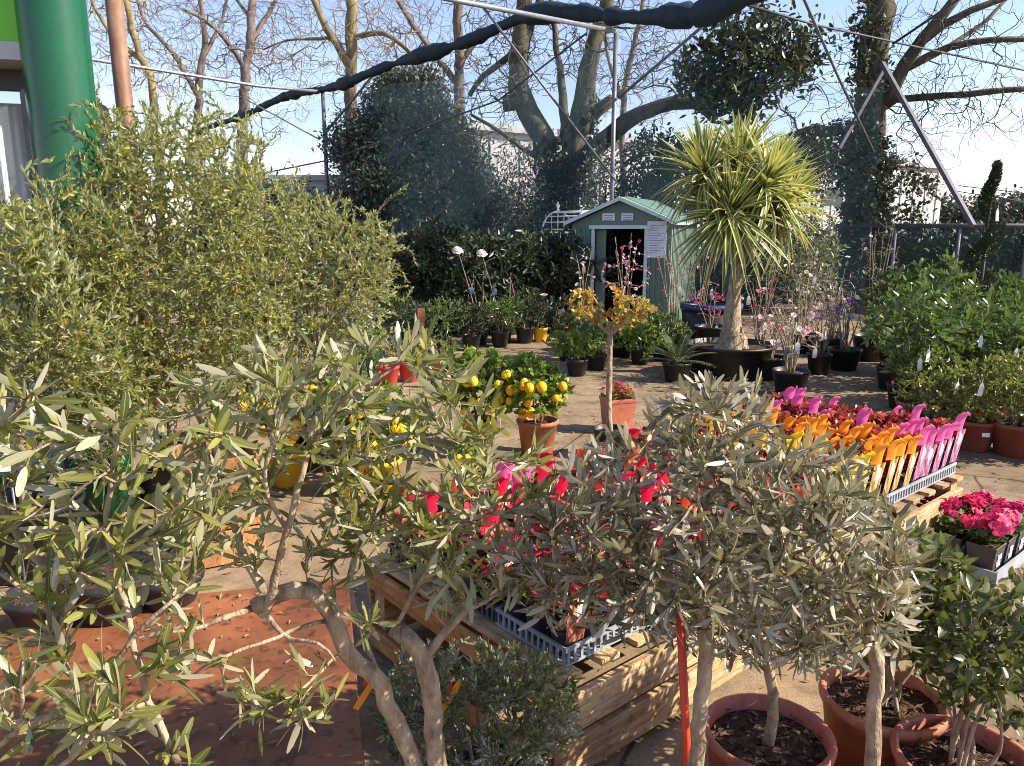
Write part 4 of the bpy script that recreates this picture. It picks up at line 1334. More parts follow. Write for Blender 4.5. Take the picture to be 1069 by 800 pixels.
citrus('lemon laden citrus tree in a terracotta pot, the rightmost citrus tree', G(561, 474), .145, .25, 'terracotta', .46, .25, 14, 'orange_fruit', n=260, frr=.032)
citrus('citrus tree in a yellow pot directly left of the terracotta potted one', G(500, 468), .13, .22, 'yellow_pot', .55, .31, 14, 'lemon_fruit', n=300, frr=.032)
citrus('yellow fruited citrus tree in the yellow pot nearest the foreground olive branches', G(401, 512), .11, .2, 'yellow_pot', .45, .22, 14, 'lemon_fruit', n=110, frr=.032)
citrus('orange fruited citrus tree in a yellow pot, second from the wooden planter', G(366, 515), .11, .2, 'yellow_pot', .5, .21, 13, 'orange_fruit', n=110)
citrus('citrus tree with orange and yellow fruit beside the wooden planter', G(300, 505), .13, .22, 'yellow_pot', .6, .25, 18, 'orange_fruit', n=110, frr=.032)
citrus('citrus tree in a yellow pot behind the red tagged bedding plants', G(489, 520), .1, .17, 'yellow_pot', .2, .11, 4, 'lemon_fruit', n=30)

# ------------------------------------------------------------------ little yellow leaved tree
g = G(636, 476)
root = thing('yellow_leaved_tree', 'small standard tree with yellow and orange leaves and a slim bare trunk', 'small tree', (g[0], g[1], 0), R(20))
add_pot(root, .12, .2, 'black_pot')
sk = Skel()
Yt = g[1]
o3 = np.array((g[0], g[1], 0))
sk.limb([(0, 0, .16), P(635.5, 430, Yt) - o3, P(636, 400, Yt) - o3, P(637, 350, Yt) - o3], .022, .018, .04)
for a_, b_ in (((620, 335), (606, 322)), ((632, 332), (618, 308)), ((650, 334), (668, 318)), ((645, 325), (652, 300)), ((660, 330), (676, 322))):
    sk.limb([P(637, 350, Yt) - o3, P(*a_, Yt) - o3, P(*b_, Yt + rng.uniform(-.2, .2)) - o3], .013, .005, .03)
f0 = 20
sk.grow(px_cloud([(611, 318, 17, 15, Yt, .15, 34), (661, 324, 23, 11, Yt, .16, 50), (650, 304, 10, 9, Yt, .1, 9), (636, 338, 26, 9, Yt, .12, 12)]) - o3, .03, first=f0)
mb = MB(); sk.wood(mb, .002, .4, 8, .004); mb.build('trunk', M['olive_bark'], root)
p, d, nn = sk.leaf_sites(.1, .022, 2, 50)
lf = MB(); lf.leaves(p, d, leaf_up(0, nn, .3), rng.uniform(.7, 1.2, len(p)) * .05, .026, 'oval'); lf.build('crown', M['autumn'], root)
root.rotation_euler = (0, 0, 0)
g = G(644, 450)
root = thing('square_pot', 'square pinkish clay pot with low red flowers behind the yellow leaved tree trunk', 'flower pot', (g[0], g[1], 0), R(20))
add_pot(root, .15, .27, 'terracotta_red', square=True, taper=.8)
lf = MB(); p = ball(70, (0, 0, .3), (.13, .13, .06), .4); lf.leaves(p, rdir(70) + (0, 0, .4), rdir(70) + (0, 0, 1), .05, .025, 'oval'); lf.build('foliage', M['shrub_green'], root)
fl = MB(); p = ball(30, (0, 0, .34), (.12, .12, .04), .6); flowers(fl, p, rdir(30) * .5 + (0, 0, 1), .02, 5); fl.build('blossom', M['fl_red'], root)

# ------------------------------------------------------------------ yucca
g = G(768, 398)
Yy = g[1] + .35
base = np.array((P(766, 300, Yy)[0], Yy, 0))
root = thing('yucca_tree', 'tall variegated yucca with a stout bare trunk in a huge black pot', 'yucca', base)
add_pot(root, .47, .34, 'black_pot', taper=.82, lip=.02, m=36)
sk = Skel()
pt = lambda x, y, dy=0: P(x, y, Yy + dy) - base
sk.limb([(0, 0, .2), pt(765, 358), pt(764, 345), pt(766, 310), pt(771, 280), pt(773, 262)], .15, .075, .03)
sk.limbs[-1] = (sk.limbs[-1][0], np.interp(np.linspace(0, 1, len(sk.limbs[-1][0])), [0, .15, .3, .6, 1], [.2, .145, .095, .068, .066]))
heads = [(pt(737, 180, -.05), np.array((-.3, -.15, 1))), (pt(800, 192, -.15), np.array((.4, -.3, 1))), (pt(772, 170, .25), np.array((0, .3, 1))), (pt(812, 214, .15), np.array((.8, .1, .8))), (pt(762, 222, -.28), np.array((-.2, -.6, .8)))]
for hpt, hd in heads:
    sk.limb([pt(773, 268), (pt(773, 262) + hpt) / 2 + (0, 0, -.06), hpt], .055, .035, .04)
mb = MB(); sk.wood(mb, .01, .4, 16, bump=.04); mb.build('trunk', M['olive_bark'], root)
lf = MB(); dl = MB()
for hpt, hd in heads:
    hd = unit(hd); n_ = 125
    ga = np.arange(n_) * 2.39996; pol = np.linspace(.06, 2.0, n_) + rng.normal(size=n_) * .1
    u = unit(np.cross(hd, (.2, 1, .1))); w_ = np.cross(hd, u)
    rd = np.cos(ga)[:, None] * u + np.sin(ga)[:, None] * w_
    d = np.cos(pol)[:, None] * hd + np.sin(pol)[:, None] * rd
    nn = np.sin(pol)[:, None] * hd - np.cos(pol)[:, None] * rd
    lf.leaves(hpt + d * .02 - hd * (pol * .05)[:, None], d, nn, rng.uniform(.48, .68, n_) * np.where(pol < .5, .85, 1), rng.uniform(.048, .07, n_), 'strap', 0, .22, np.clip(pol * .42 + rng.normal(size=n_) * .14 - .14, 0, 1.25))
    m_ = 26
    ga = rng.uniform(0, 6.28, m_)
    d = unit(np.cos(ga)[:, None] * u * .45 + np.sin(ga)[:, None] * w_ * .45 - np.array((0, 0, 1.0)))
    dl.leaves(hpt - hd * .1 + rng.normal(size=(m_, 3)) * .03, d, rdir(m_), rng.uniform(.3, .5, m_), .03, 'strap', 0, .2, .05)
lf.build('crown', M['yucca'], root); dl.build('dead_leaves', M['dead_leaf'], root)
tg = hang_tag(root, pt(853, 262, -.2), 'tag_white', .02, .05)

# ------------------------------------------------------------------ bare flowering shrubs round the yucca
def bare_flowering(lab, g, h, r, flc, nfl, potm='black_pot', pr=.17, ph=.24, stems=12, n=170, frr=.026, tagm='tag_white', wood='twig', ntag=1, name='bare_flowering_shrub', petals=6):
    root = thing(name, lab, 'flowering shrub', (g[0], g[1], 0), 0, 'bare flowering shrubs around the yucca')
    add_pot(root, pr, ph, potm)
    sk = Skel()
    for i in range(stems):
        a = rng.uniform(0, 6.28); q = rng.uniform(.3, 1) * r
        h_ = h * 1.15
        e = np.array((math.cos(a) * q, math.sin(a) * q, ph + h_ * rng.uniform(.6, 1)))
        m_ = e * .5 + np.array((0, 0, ph * .5)) + rng.normal(size=3) * .03
        sk.limb([(math.cos(a) * .03, math.sin(a) * .03, ph * .84), (m_[0] * .8, m_[1] * .8, m_[2]), e], .007, .003, .04, attach=False)
    sk.grow(ball(n, (0, 0, ph + h * .6), (r, r, h * .45), .3), .04, lift=.1)
    mb = MB(); sk.wood(mb, .0025, .4, 6, .004); mb.build('stems', M[wood], root)
    pts = np.array([sk.pos[pp[-1]] for pp in sk.paths] + [sk.pos[pp[len(pp) // 2]] for pp in sk.paths])
    pts = pts[rng.permutation(len(pts))]
    k_ = 0
    for c_ in flc:
        fl = MB(); q = pts[k_:k_ + nfl // len(flc)]; k_ += len(q)
        flowers(fl, q, rdir(len(q)) + (0, -.3, .6), rng.uniform(.6, 1.1, len(q)) * frr, petals)
        if len(q):
            fl.build('blossom', M['fl_' + c_], root)
    for t in range(ntag):
        q = pts[(t * 7 + 3) % len(pts)]
        hang_tag(root, (q[0], -abs(q[1]) - .03, q[2] * .85), tagm, .04, .1, tilt=.15)
    return root


bare_flowering('bare magnolia with starry white blooms in a black pot right of the yucca', G(824, 412), .62, .3, ['white', 'white', 'blush'], 40, n=220, frr=.036, stems=16, ntag=2)
bare_flowering('bare shrub with pink and white buds behind the starry magnolia', G(792, 386), .85, .26, ['blush', 'magenta'], 22, ntag=2)
bare_flowering('bare shrub with deep pink buds between yucca pot and magnolia', G(802, 396), .5, .2, ['magenta', 'blush'], 16)
bare_flowering('bare shrub with a purple bloom and green picture tag', G(854, 390), .5, .2, ['violet', 'blush'], 8, pr=.13, ph=.22, tagm='tag_green')
bare_flowering('bare shrub with violet blooms in a wide black pot', G(880, 386), .55, .26, ['violet', 'white'], 12, pr=.18, tagm='tag_white', frr=.04)
bare_flowering('tall bare shrub with pale stems in a large black pot by the ivy clad trunk', G(908, 376), 1.3, .24, ['white'], 5, pr=.22, ph=.3, wood='twig', tagm='tag_green', stems=9)
bare_flowering('bare shrub with scattered pink blooms behind the violet one', G(866, 372), .75, .3, ['blush', 'white'], 22)
bare_flowering('bare twiggy shrub with white buds behind the purple bloomed one', G(838, 368), .85, .28, ['white', 'blush'], 24)
bare_flowering('slender blossom tree with pink buds in front of the shed doorway', G(652, 372), 1.15, .3, ['blush', 'white', 'pink'], 90, n=80, stems=8, frr=.022, petals=5, ntag=0)
bare_flowering('blossom tree with white flowers at the left corner of the shed', G(606, 366), 1.15, .16, ['white'], 34, n=36, stems=4, frr=.024, petals=5, ntag=1, tagm='tag_pinkish')
bare_flowering('blossom tree with deep pink buds in front of the shed notice', G(702, 370), 1.2, .26, ['magenta', 'pink'], 40, n=60, stems=9, frr=.018, petals=5)
bare_flowering('blossom tree with pink buds beside the right shed wall', G(728, 366), 1.1, .24, ['pink', 'blush'], 34, n=50, stems=8, frr=.018, petals=5)
bare_flowering('small pink bonsai like shrub on the blue tub', P(742, 352, 8.9) * (1, 1, 0), .42, .24, ['pink', 'magenta'], 40, n=60, stems=4, pr=.2, ph=.42, frr=.018, petals=5)
g = P(741, 352, 9.5)
root = thing('blue_tub', 'dark tub with a blue rim standing between the shed and yucca', 'tub', (g[0], 9.5, 0))
mb = MB(); mb.lathe([(0, 0), (.3, 0), (.36, .55), (.34, .55), (.3, .3), (0, .3)], 28); mb.build('body', M['black_pot'], root)
mb = MB(); mb.lathe([(.345, .552), (.375, .55), (.38, .62), (.35, .625)], 28); mb.build('rim', M['blue_plastic'], root)

# ------------------------------------------------------------------ green plants in front of the shed
for i, (x, y, lf_, ph_, pr_, lab) in enumerate([(602, 392, 'bright_green', .28, .2, 'fresh green plant in a black pot right of the citrus trees'), (622, 386, 'shrub_green', .3, .2, 'green plant left of the yellow leaved tree trunk'),
                                            (668, 380, 'bright_green', .28, .22, 'fresh green plant just right of the yellow leaved tree'), (690, 376, 'shrub_green', .3, .22, 'green plant behind the little palm'), (592, 376, 'shrub_green', .26, .2, 'dark green plant under the red pot'),
                                            (645, 372, 'bright_green', .3, .2, 'fresh green plant below the shed doorway'), (672, 366, 'shrub_green', .3, .24, 'bushy green plant at the shed door frame')]):
    small_pot_plant('green_pot_plant', lab, G(x, y), .12, .18, 'black_pot', lf_, ph_ * 1.25, pr_ * 1.3, n=130, L=.06, W=.03, shape='short', group='green plants in front of the shed')
g = G(706, 398)
root = thing('cycad', 'small dark green palm like cycad with arching fronds before the yucca', 'cycad', (g[0], g[1], 0))
add_pot(root, .15, .2, 'black_pot')
lf = MB(); st = MB()
for k_ in range(20):
    a = k_ * 2.4; el = R(70 - 3 * k_); q = np.linspace(0, 1, 12)
    L_ = rng.uniform(.32, .45)
    pts = np.stack([np.cos(a) * np.cos(el) * q * L_, np.sin(a) * np.cos(el) * q * L_, .2 + np.sin(el) * q * L_ - .25 * q ** 2 * L_], 1)
    st.tube(pts, np.linspace(.004, .0015, 12), 5)
    t = unit(np.gradient(pts, axis=0)); sd_ = unit(np.cross(t, (0, 0, 1)))
    for s_ in (-1, 1):
        for off in (0, .5):
            pp = pts[2:] + t[2:] * off * L_ / 12
            lf.leaves(pp, t[2:] * .6 + sd_[2:] * s_, np.cross(t[2:], sd_[2:]) * -1 + (0, 0, .4), np.linspace(.085, .05, 10), .011, 'short', 0, .2, .1)
st.build('stems', M['twig'], root); lf.build('fronds', M['cycas'], root)

# ------------------------------------------------------------------ block of potted shrubs on the right
protos = []
for i in range(3):
    root = thing('potted_shrub', '', 'shrub')
    add_pot(root, .17, .25, 'brown_pot' if i < 2 else 'black_pot', sticker=(i == 0))
    shrub(root, .2, .9, .36, 230, .085, .032, 'oval', 'shrub_green', stems=6, zone=.22, gap=.035, ang=50, upw=.4, cz=.58, rz=.44)
    for t in range(2):
        hang_tag(root, (rng.uniform(-.25, .25), -.3, rng.uniform(.55, .95)), 'tag_white', .032, .1, rz=rng.uniform(-.6, .6), tilt=rng.uniform(-.3, .4))
    protos.append(root)
spots, lab = [], []
for r_, (Yr, x0, n_, word) in enumerate([(5.75, 962, 5, 'second row'), (6.5, 944, 6, 'third row'), (7.3, 935, 6, 'fourth row'), (8.1, 930, 6, 'back row')]):
    xs0 = P(x0, 400, Yr)[0]
    for j in range(n_):
        spots.append(((xs0 + j * .52 + rng.uniform(-.05, .05), Yr + j * .06, 0), rng.uniform(-.5, .5), rng.uniform(.85, 1.0) + (.08 if r_ == 3 else 0)))
        lab.append('potted green shrub in the right block, %s, %s' % (word, ['nearest the path', 'second from the path', 'third from the path', 'fourth from the path', 'fifth from the path', 'sixth from the path'][j]))
place_copies(protos, spots, 'green shrubs in the block on the right', lab)
protos = []
for i in range(2):
    root = thing('low_potted_shrub', '', 'shrub')
    add_pot(root, .15, .21, 'brown_pot', sticker=True)
    shrub(root, .17, .45, .28, 270, .036, .018, 'short', 'lime', stems=6, zone=.16, gap=.018, ang=50, upw=.3)
    hang_tag(root, (rng.uniform(-.1, .1), -.25, .5), 'tag_white', .03, .09)
    protos.append(root)
spots = [((*G(x, y)[:2], 0), rz, s_) for x, y, rz, s_ in ((967, 462, .2, 1), (1013, 468, -.1, 1.05), (1058, 474, .1, 1.1), (1105, 480, .1, 1), (985, 452, .3, 1))]
place_copies(protos, spots, 'low yellow green shrubs at the front of the right block', ['low yellow green shrub in a brown pot, ' + q for q in ('closest to the path', 'directly above the geranium tray', 'right of the one above the geraniums', 'farthest right of the front row', 'tucked behind the two nearest the path')])

# spiral cypress
Yt = 7.9
base = np.array((P(1024, 300, Yt)[0], Yt, 0))
root = thing('spiral_cypress', 'slender spiral clipped cypress rising above the right shrub block', 'topiary', base)
add_pot(root, .2, .3, 'black_pot')
mb = MB(); top = 2.15
mb.tube([(0, 0, .25), (0, 0, top - .1)], [.02, .008], 8); mb.build('trunk', M['bare_bark'], root)
t = np.linspace(0, 1, 420)
ang = t * 2 * np.pi * 2.6 + 2
ra = .1 * (1 - t ** 2.5 * .9)
sp_ = np.stack([np.cos(ang) * ra, np.sin(ang) * ra, .5 + t * (top - .5)], 1)
tube_r = .09 * (1 - t ** 3 * .7)
N = 420 * 22
ii = rng.integers(0, 420, N)
dd = rdir(N)
lf = MB(); lf.leaves(sp_[ii] + dd * (tube_r[ii] * rng.uniform(.4, 1, N) ** .5)[:, None], unit(dd + (0, 0, .8)), rdir(N), .035, .012, 'rhomb')
lf.build('crown', M['dark_green'], root)
hang_tag(root, (-.06, -.22, 1.72), 'tag_white', .03, .12, tilt=-.1)

# ------------------------------------------------------------------ geraniums on the right
c = G(1020, 585)
rz = R(40)
root = thing('plant_tray', 'light grey plant tray on the concrete under the geranium pots', 'tray', (c[0], c[1], 0), rz)
mb = MB()
nx, ny, spc = 3, 2, .145
mb.box((0, 0, .012), (nx * spc, ny * spc, .018))
for sx in (-1, 1):
    mb.box((sx * (nx * spc / 2 + .004), 0, .03), (.01, ny * spc + .02, .055)); mb.box((0, sx * (ny * spc / 2 + .004), .031), (nx * spc + .0, .01, .057))
mb.build('tray', M['tray'], root)
words = {(0, 0): 'at the near left corner', (1, 0): 'midway along the near side', (2, 0): 'at the near right corner', (0, 1): 'at the far left corner', (1, 1): 'midway along the far side', (2, 1): 'at the far right corner'}
for i in range(nx):
    for j in range(ny):
        x, y = (i - 1) * spc, (j - .5) * spc
        wx, wy = c[0] + x * math.cos(rz) - y * math.sin(rz), c[1] + x * math.sin(rz) + y * math.cos(rz)
        g_ = thing('geranium_pot', 'pink geraniums in a dark square pot %s of the tray' % words[(i, j)], 'geranium', (wx, wy, .022), rz + rng.normal() * .04, 'geranium pots in the floor tray')
        add_pot(g_, .088, .135, 'grey_pot', taper=.8, lip=.006, square=True, sticker=True, lipw=.014)
        sk = Skel()
        for k_ in range(6):
            a = rng.uniform(0, 6.28); q = rng.uniform(.02, .07)
            sk.limb([(0, 0, .11), (q * math.cos(a) * .6, q * math.sin(a) * .6, .17), (q * math.cos(a), q * math.sin(a), rng.uniform(.2, .25))], .003, .002, .02, attach=False)
        mb = MB(); sk.wood(mb, .002, .4, 6); mb.build('stems', M['primula_leaf'], g_)
        lf = MB(); n_ = 46
        p = ball(n_, (0, 0, .18), (.085, .085, .05), .5)
        flowers(lf, p, rdir(n_) * .5 + (0, 0, 1), .022, 5); lf.build('foliage', M['shrub_green'], g_)
        fl = MB(); p = np.concatenate([ball(16, (rng.normal() * .045, rng.normal() * .045, rng.uniform(.21, .255)), (.032, .032, .024), .6) for _ in range(5)])
        flowers(fl, p, unit(p - np.array((0, 0, .19))) + rdir(len(p)) * .3, .016, 5); fl.build('blossom', M['fl_magenta'], g_)
root = thing('black_flower_pot', 'black pot of pink flowers tucked beside the pallet bench end', 'potted plant', G(972, 568))
add_pot(root, .085, .15, 'black_pot')
fl = MB(); p = ball(60, (0, 0, .2), (.08, .08, .05), .5); flowers(fl, p, rdir(60) * .5 + (0, 0, 1), .018, 5); fl.build('blossom', M['fl_magenta'], root)
lf = MB(); p = ball(40, (0, 0, .17), (.08, .08, .05), .5); flowers(lf, p, rdir(40) * .5 + (0, 0, 1), .022, 5); lf.build('foliage', M['shrub_green'], root)
# ------------------------------------------------------------------ wooden benches with bedding plants
BO, BA = np.array((.17, 1.9, 0)), R(40)
e1 = np.array((math.cos(BA), math.sin(BA), 0)); e2 = np.array((-math.sin(BA), math.cos(BA), 0))
BD, BH = 1.02, .355


def bench(x0, x1, lab):
    o = BO + e1 * x0
    root = thing('pallet_bench', lab, 'bench', o, BA, 'wooden benches under the bedding plants')
    L = x1 - x0
    for x in (.05, L - .05):
        for y in (.05, BD - .05):
            mb = MB(); mb.box((x, y, BH / 2 - .012), (.07, .07, BH - .026)); mb.build('post', M['wood'], root, bevel=.003)
    for y, mt in ((.0, 'wood'), (BD, 'wood')):
        for z in (.075, .215, ):
            mb = MB(); mb.box((L / 2, y + (.002 if y == 0 else -.002), z + .02), (L, .026, .115)); mb.build('side_board', M[mt], root, bevel=.004)
    for x in (0, L):
        for z in (.06, .29):
            mb = MB(); mb.box((x, BD / 2, z), (.024, BD - .04, .075)); mb.build('end_board', M['wood_warm'], root, bevel=.004)
    mb = MB(); n_ = 9
    for i in range(n_):
        mb.box((.05 + i * (L - .1) / (n_ - 1), BD / 2, BH - .009), (.075, BD + .02 + rng.normal() * .008, .018))
    mb.build('top_slats', M['wood_y'], root, bevel=.003)
    for y in (BD * .33, BD * .66):
        mb = MB(); mb.box((L / 2, y, BH - .06), (L - .03, .04, .08)); mb.build('bearer', M['wood_warm'], root, bevel=.003)
    return root


bench(-.06, 1.25, 'pine slatted bench with the red tagged bedding plants, nearer one')
bench(1.29, 2.66, 'pine slatted bench with the orange and pink tagged begonias, farther one')

SPC = .105
cols = 25
# trays, 4 by 3 pots or so
tri = [(0, 4), (4, 8), (8, 12), (12, 16), (16, 20), (20, 25)]
trays = ['at the near end', 'second from the near end', 'at the far end of the nearer bench', 'under the yellow tags', 'under the orange tags', 'under the pink tags']


def col_x(i):
    return .0 + i * SPC + (.045 if i >= 12 else 0) + .05


for ti, (a, b) in enumerate(tri):
    for tj in range(3):
        xa, xb = col_x(a) - SPC / 2 + .002, col_x(b - 1) + SPC / 2 - .002
        ya, yb = .03 + tj * 3 * SPC + .002, .03 + (tj + 1) * 3 * SPC - .002
        o = BO + e1 * ((xa + xb) / 2) + e2 * ((ya + yb) / 2)
        root = thing('pot_tray', 'grey plastic pot tray %s, %s' % (trays[ti], ['along the front edge', 'in the middle strip', 'along the back edge'][tj]), 'tray', (o[0], o[1], BH + .002), BA, 'grey pot trays on the benches')
        mb = MB(); w_, h_ = xb - xa, yb - ya
        mb.box((0, 0, .004), (w_, h_, .006))
        for s_ in (-1, 1):
            mb.box((0, s_ * (h_ / 2 - .004), .049), (w_, .007, .012)); mb.box((s_ * (w_ / 2 - .004), 0, .0492), (.007, h_ - .016, .012))
            for k_ in range(int(w_ / .026)):
                mb.box((-w_ / 2 + .012 + k_ * .026, s_ * (h_ / 2 - .004), .025), (.009, .005, .036))
            for k_ in range(int(h_ / .026)):
                mb.box((s_ * (w_ / 2 - .004), -h_ / 2 + .014 + k_ * .026, .025), (.005, .009, .036))
        mb.build('tray', M['tray'] if tj == 0 else M['dark_tray'], root)


# pot-plant prototypes: foliage and blossom meshes shared by all copies
def tag_mesh(root, c_):
    """picture card in front of the plant, its coloured top curling over like a petal"""
    w0, w1 = .066, .084
    v, uv = [], []
    for t in np.linspace(0, 1, 4):
        for s_ in (-.5, .5):
            v.append((s_ * (w0 + (w1 - w0) * t), -.047 - .024 * t, .055 + .155 * t)); uv.append((s_ + .5, t))
    n1 = len(v)
    v2 = [(x, y + .0012, z) for x, y, z in v]
    f = []
    for i in range(3):
        a = i * 2
        f += [(a, a + 1, a + 3, a + 2), (n1 + a, n1 + a + 2, n1 + a + 3, n1 + a + 1), (a, a + 2, n1 + a + 2, n1 + a), (a + 1, n1 + a + 1, n1 + a + 3, a + 3)]
    mb = MB(); mb.add(v + v2, np.array(f), 0, False, uv + uv)
    card = mb.build('tag', M['card_' + c_], root)
    mb = MB(); v = []
    T = np.linspace(0, 1, 12)
    for t in T:
        ww = np.interp(t, [0, .2, .5, .75, .9, 1], [.08, .068, .09, .086, .066, .03])
        y = -.071 - .012 * t - .02 * max(0, t - .45) ** 1.5 * 2.2
        z = .209 + .1 * t - .026 * max(0, t - .6) ** 2 * 6
        for s_ in np.linspace(-1, 1, 5):
            v.append((s_ * ww / 2, y + .022 * s_ * s_, z + (.018 * abs(math.sin(s_ * 4.7)) - .006) * t ** 4))
    f = []
    for i in range(len(T) - 1):
        for k_ in range(4):
            a = i * 5 + k_
            f.append((a, a + 1, a + 6, a + 5))
    mb.add(v, np.array(f), 0, True)
    mb.build('curled_top', M['curl_' + c_], card)
    return card


def bedding(kind, c_, with_tag=True, seed=0):
    root = thing('bedding_plant', '', 'bedding plant')
    add_pot(root, .047, .085, 'grey_pot', taper=.76, lip=.004, m=16, lipw=.01)
    lf = MB()
    if kind == 'begonia':
        n_ = 60
        p = ball(n_, (0, .014, .155), (.062, .06, .075), .4)
        d = unit(p - np.array((0, 0, .09)) + rdir(n_) * .03)
        lf.leaves(p, d, rdir(n_) * .5 + (0, 0, .9), rng.uniform(.7, 1.2, n_) * .034, .03, 'round', 0, .15, .2)
        lf.build('foliage', M['begonia'], root)
        fl = MB(); p = ball(9, (0, .014, .215), (.05, .05, .025), .6)
        flowers(fl, p, rdir(9) * .5 + (0, 0, 1), .012, 4); fl.build('blossom', M['fl_orange' if c_ != 'pink' else 'fl_red'], root)
    else:
        n_ = 34
        p = ball(n_, (0, .008, .11), (.05, .05, .03), .4)
        lf.leaves(p, unit(p - np.array((0, 0, .08))), rdir(n_) * .4 + (0, 0, 1), rng.uniform(.8, 1.3, n_) * .045, .026, 'oval', 0, .15, .25)
        lf.build('foliage', M['primula_leaf'], root)
        fl = MB(); p = ball(5, (0, .008, .145), (.05, .05, .022), .6)
        flowers(fl, p, rdir(5) * .5 + (0, 0, 1), .021, 5); fl.build('blossom', M['fl_' + ('pink' if c_ == 'pink' else 'red')], root)
    if with_tag:
        tag_mesh(root, c_)
    return root


PR = {}
rowword = ['at the front edge', 'second from the front', 'third from the front', 'fourth from the front', 'mid row', 'fourth from the back', 'third from the back', 'second from the back', 'at the back edge']
def ordw(i):
    return ['first', 'second', 'third', 'fourth', 'fifth', 'sixth', 'seventh', 'eighth', 'ninth', 'tenth', 'eleventh', 'twelfth'][i]
for i in range(cols):
    if i < 12:
        kind = 'primula'; c_ = ['red', 'red', 'coral', 'red', 'pink', 'red', 'red', 'coral', 'red', 'red', 'coral', 'red'][i]
        where = '%s row from the near end' % ordw(i)
    elif i < 16:
        kind = 'begonia'; c_ = 'yellow'; where = '%s of the yellow rows' % ordw(i - 12)
    elif i < 20:
        kind = 'begonia'; c_ = 'orange'; where = '%s of the orange rows' % ordw(i - 16)
    else:
        kind = 'begonia'; c_ = 'pink'; where = '%s of the pink rows' % ordw(i - 20)
    for j in range(9):
        wt = not (rng.uniform() < (.06 if j == 0 else .35 if i >= 12 else .55)) if i < 20 else (j < 1 or rng.uniform() < .3)
        key = (kind, c_, wt, int(rng.integers(0, 2)))
        o = BO + e1 * col_x(i) + e2 * (.03 + (j + .5) * SPC)
        pt = (o[0] + rng.normal() * .003, o[1] + rng.normal() * .003, BH + .01)
        rz = BA + rng.normal() * .1
        sc_ = rng.uniform(.92, 1.1)
        lab = ('%s-tagged ' % {'coral': 'orange-red'}.get(c_, c_) if wt else 'untagged ') + ('begonia' if kind == 'begonia' else 'primrose') + ' pot %s, %s' % (rowword[j], where)
        if key not in PR:
            PR[key] = bedding(kind, c_, wt)
            r_ = PR[key]; r_.location = pt; r_.rotation_euler = (0, 0, rz); r_.scale = (sc_,) * 3
            r_['label'] = lab; r_['group'] = 'bedding plants on the pallet benches'
        else:
            dup(PR[key], pt, rz, sc_, lab, 'bedding plants on the pallet benches')

# ------------------------------------------------------------------ rust brown display board and things on it
zb = .46
c1, c2, c3, c4 = G(60, 622, zb), G(300, 566, zb), G(372, 640, zb), G(395, 830, zb)
c5 = G(-60, 860, zb)
poly = [c1, c2, c3, c4, c5]
root = thing('display_table', 'rust brown wooden display table half in shade under the olive branches', 'table', (-.93, 1.64, 0), R(14))
mb = MB(); mb.box((0, 0, zb - .012), (1.1, 1.02, .024)); mb.build('tabletop', M['rust_board'], root, bevel=.004)
for sx in (-1, 1):
    mb = MB(); mb.box((sx * .525, 0, zb - .085), (.026, .94, .12)); mb.build('apron', M['rust_board'], root, bevel=.003)
    for sy in (-1, 1):
        mb = MB(); mb.box((sx * .49, sy * .45, (zb - .026) / 2), (.06, .06, zb - .028)); mb.build('leg', M['rust_board'], root, bevel=.003)
for sy in (-1, 1):
    mb = MB(); mb.box((0, sy * .485, zb - .085), (1.02, .026, .12)); mb.build('apron', M['rust_board'], root, bevel=.003)
for i, (x, y, lab) in enumerate([(118, 640, 'wide black nursery pot at the back of the rust brown table'), (178, 628, 'black nursery pot right of the wide one on the rust brown table'), (50, 650, 'black nursery pot at the left of the rust brown table')]):
    g = G(x, y, zb)
    r_ = thing('nursery_pot', lab, 'flower pot', g, 0, 'black nursery pots on the table')
    add_pot(r_, .1 if i else .12, .1 + .03 * (i == 0), 'black_pot')
g = G(8, 520, .46)
r_ = thing('price_card', 'small white price card standing at the left edge of the picture', 'price card', P(10, 492, 2.5), R(15))
mb = MB(); mb.box((-.04, 0, .06), (.1, .004, .12)); cd_ = mb.build('card', M['paper'], r_)
mb = MB(); [mb.box((-.04, -.0032, .1 - k_ * .022), (.07 - .02 * (k_ % 2), .001, .007)) for k_ in range(4)]; mb.build('printed_lines', M['ink'], cd_)
mb = MB(); mb.tube([(0, .004, -.62), (0, .004, 0)], .004, 6); mb.build('stick', M['galv_dark'], r_)

# dry leaves and spilled soil on the table
lb = MB()
N = 130
q = rng.uniform(-1, 1, (N, 2)) * (.5, .46)
cs_, sn_ = math.cos(R(14)), math.sin(R(14))
lb.leaves(np.stack([-.93 + q[:, 0] * cs_ - q[:, 1] * sn_, 1.64 + q[:, 0] * sn_ + q[:, 1] * cs_, np.full(N, zb + .004)], 1), rdir(N) * (1, 1, .08), rdir(N) * .35 + (0, 0, 1), rng.uniform(.006, .035, N), rng.uniform(.004, .01, N), 'short', 0, .3, -.15)
tag(lb.build('dry_leaves', M['dead_leaf']), 'dry fallen leaves lying on the rust brown table', 'dry leaves', kind='stuff')


# ------------------------------------------------------------------ the big back olive bush
def olive_leaves(mb, sk, zone, gap, L, W, shape='lance', ang=48, upw=.12, curl=.1, whorl=2, drop=0.04):
    p, d, nn = sk.leaf_sites(zone, gap, whorl, ang, 16)
    keep = rng.uniform(size=len(p)) > drop
    p, d, nn = p[keep], d[keep], nn[keep]
    N = len(p)
    mb.leaves(p, unit(d + np.array((0, 0, .3))), leaf_up(N, nn, upw), (rng.uniform(.32, 1.0, N) ** .7 * 1.15) * L, rng.uniform(.7, 1.2, N) * W, shape, 0, rng.choice([.06, .16]), rng.normal(.08, .16, N) * curl * 6)


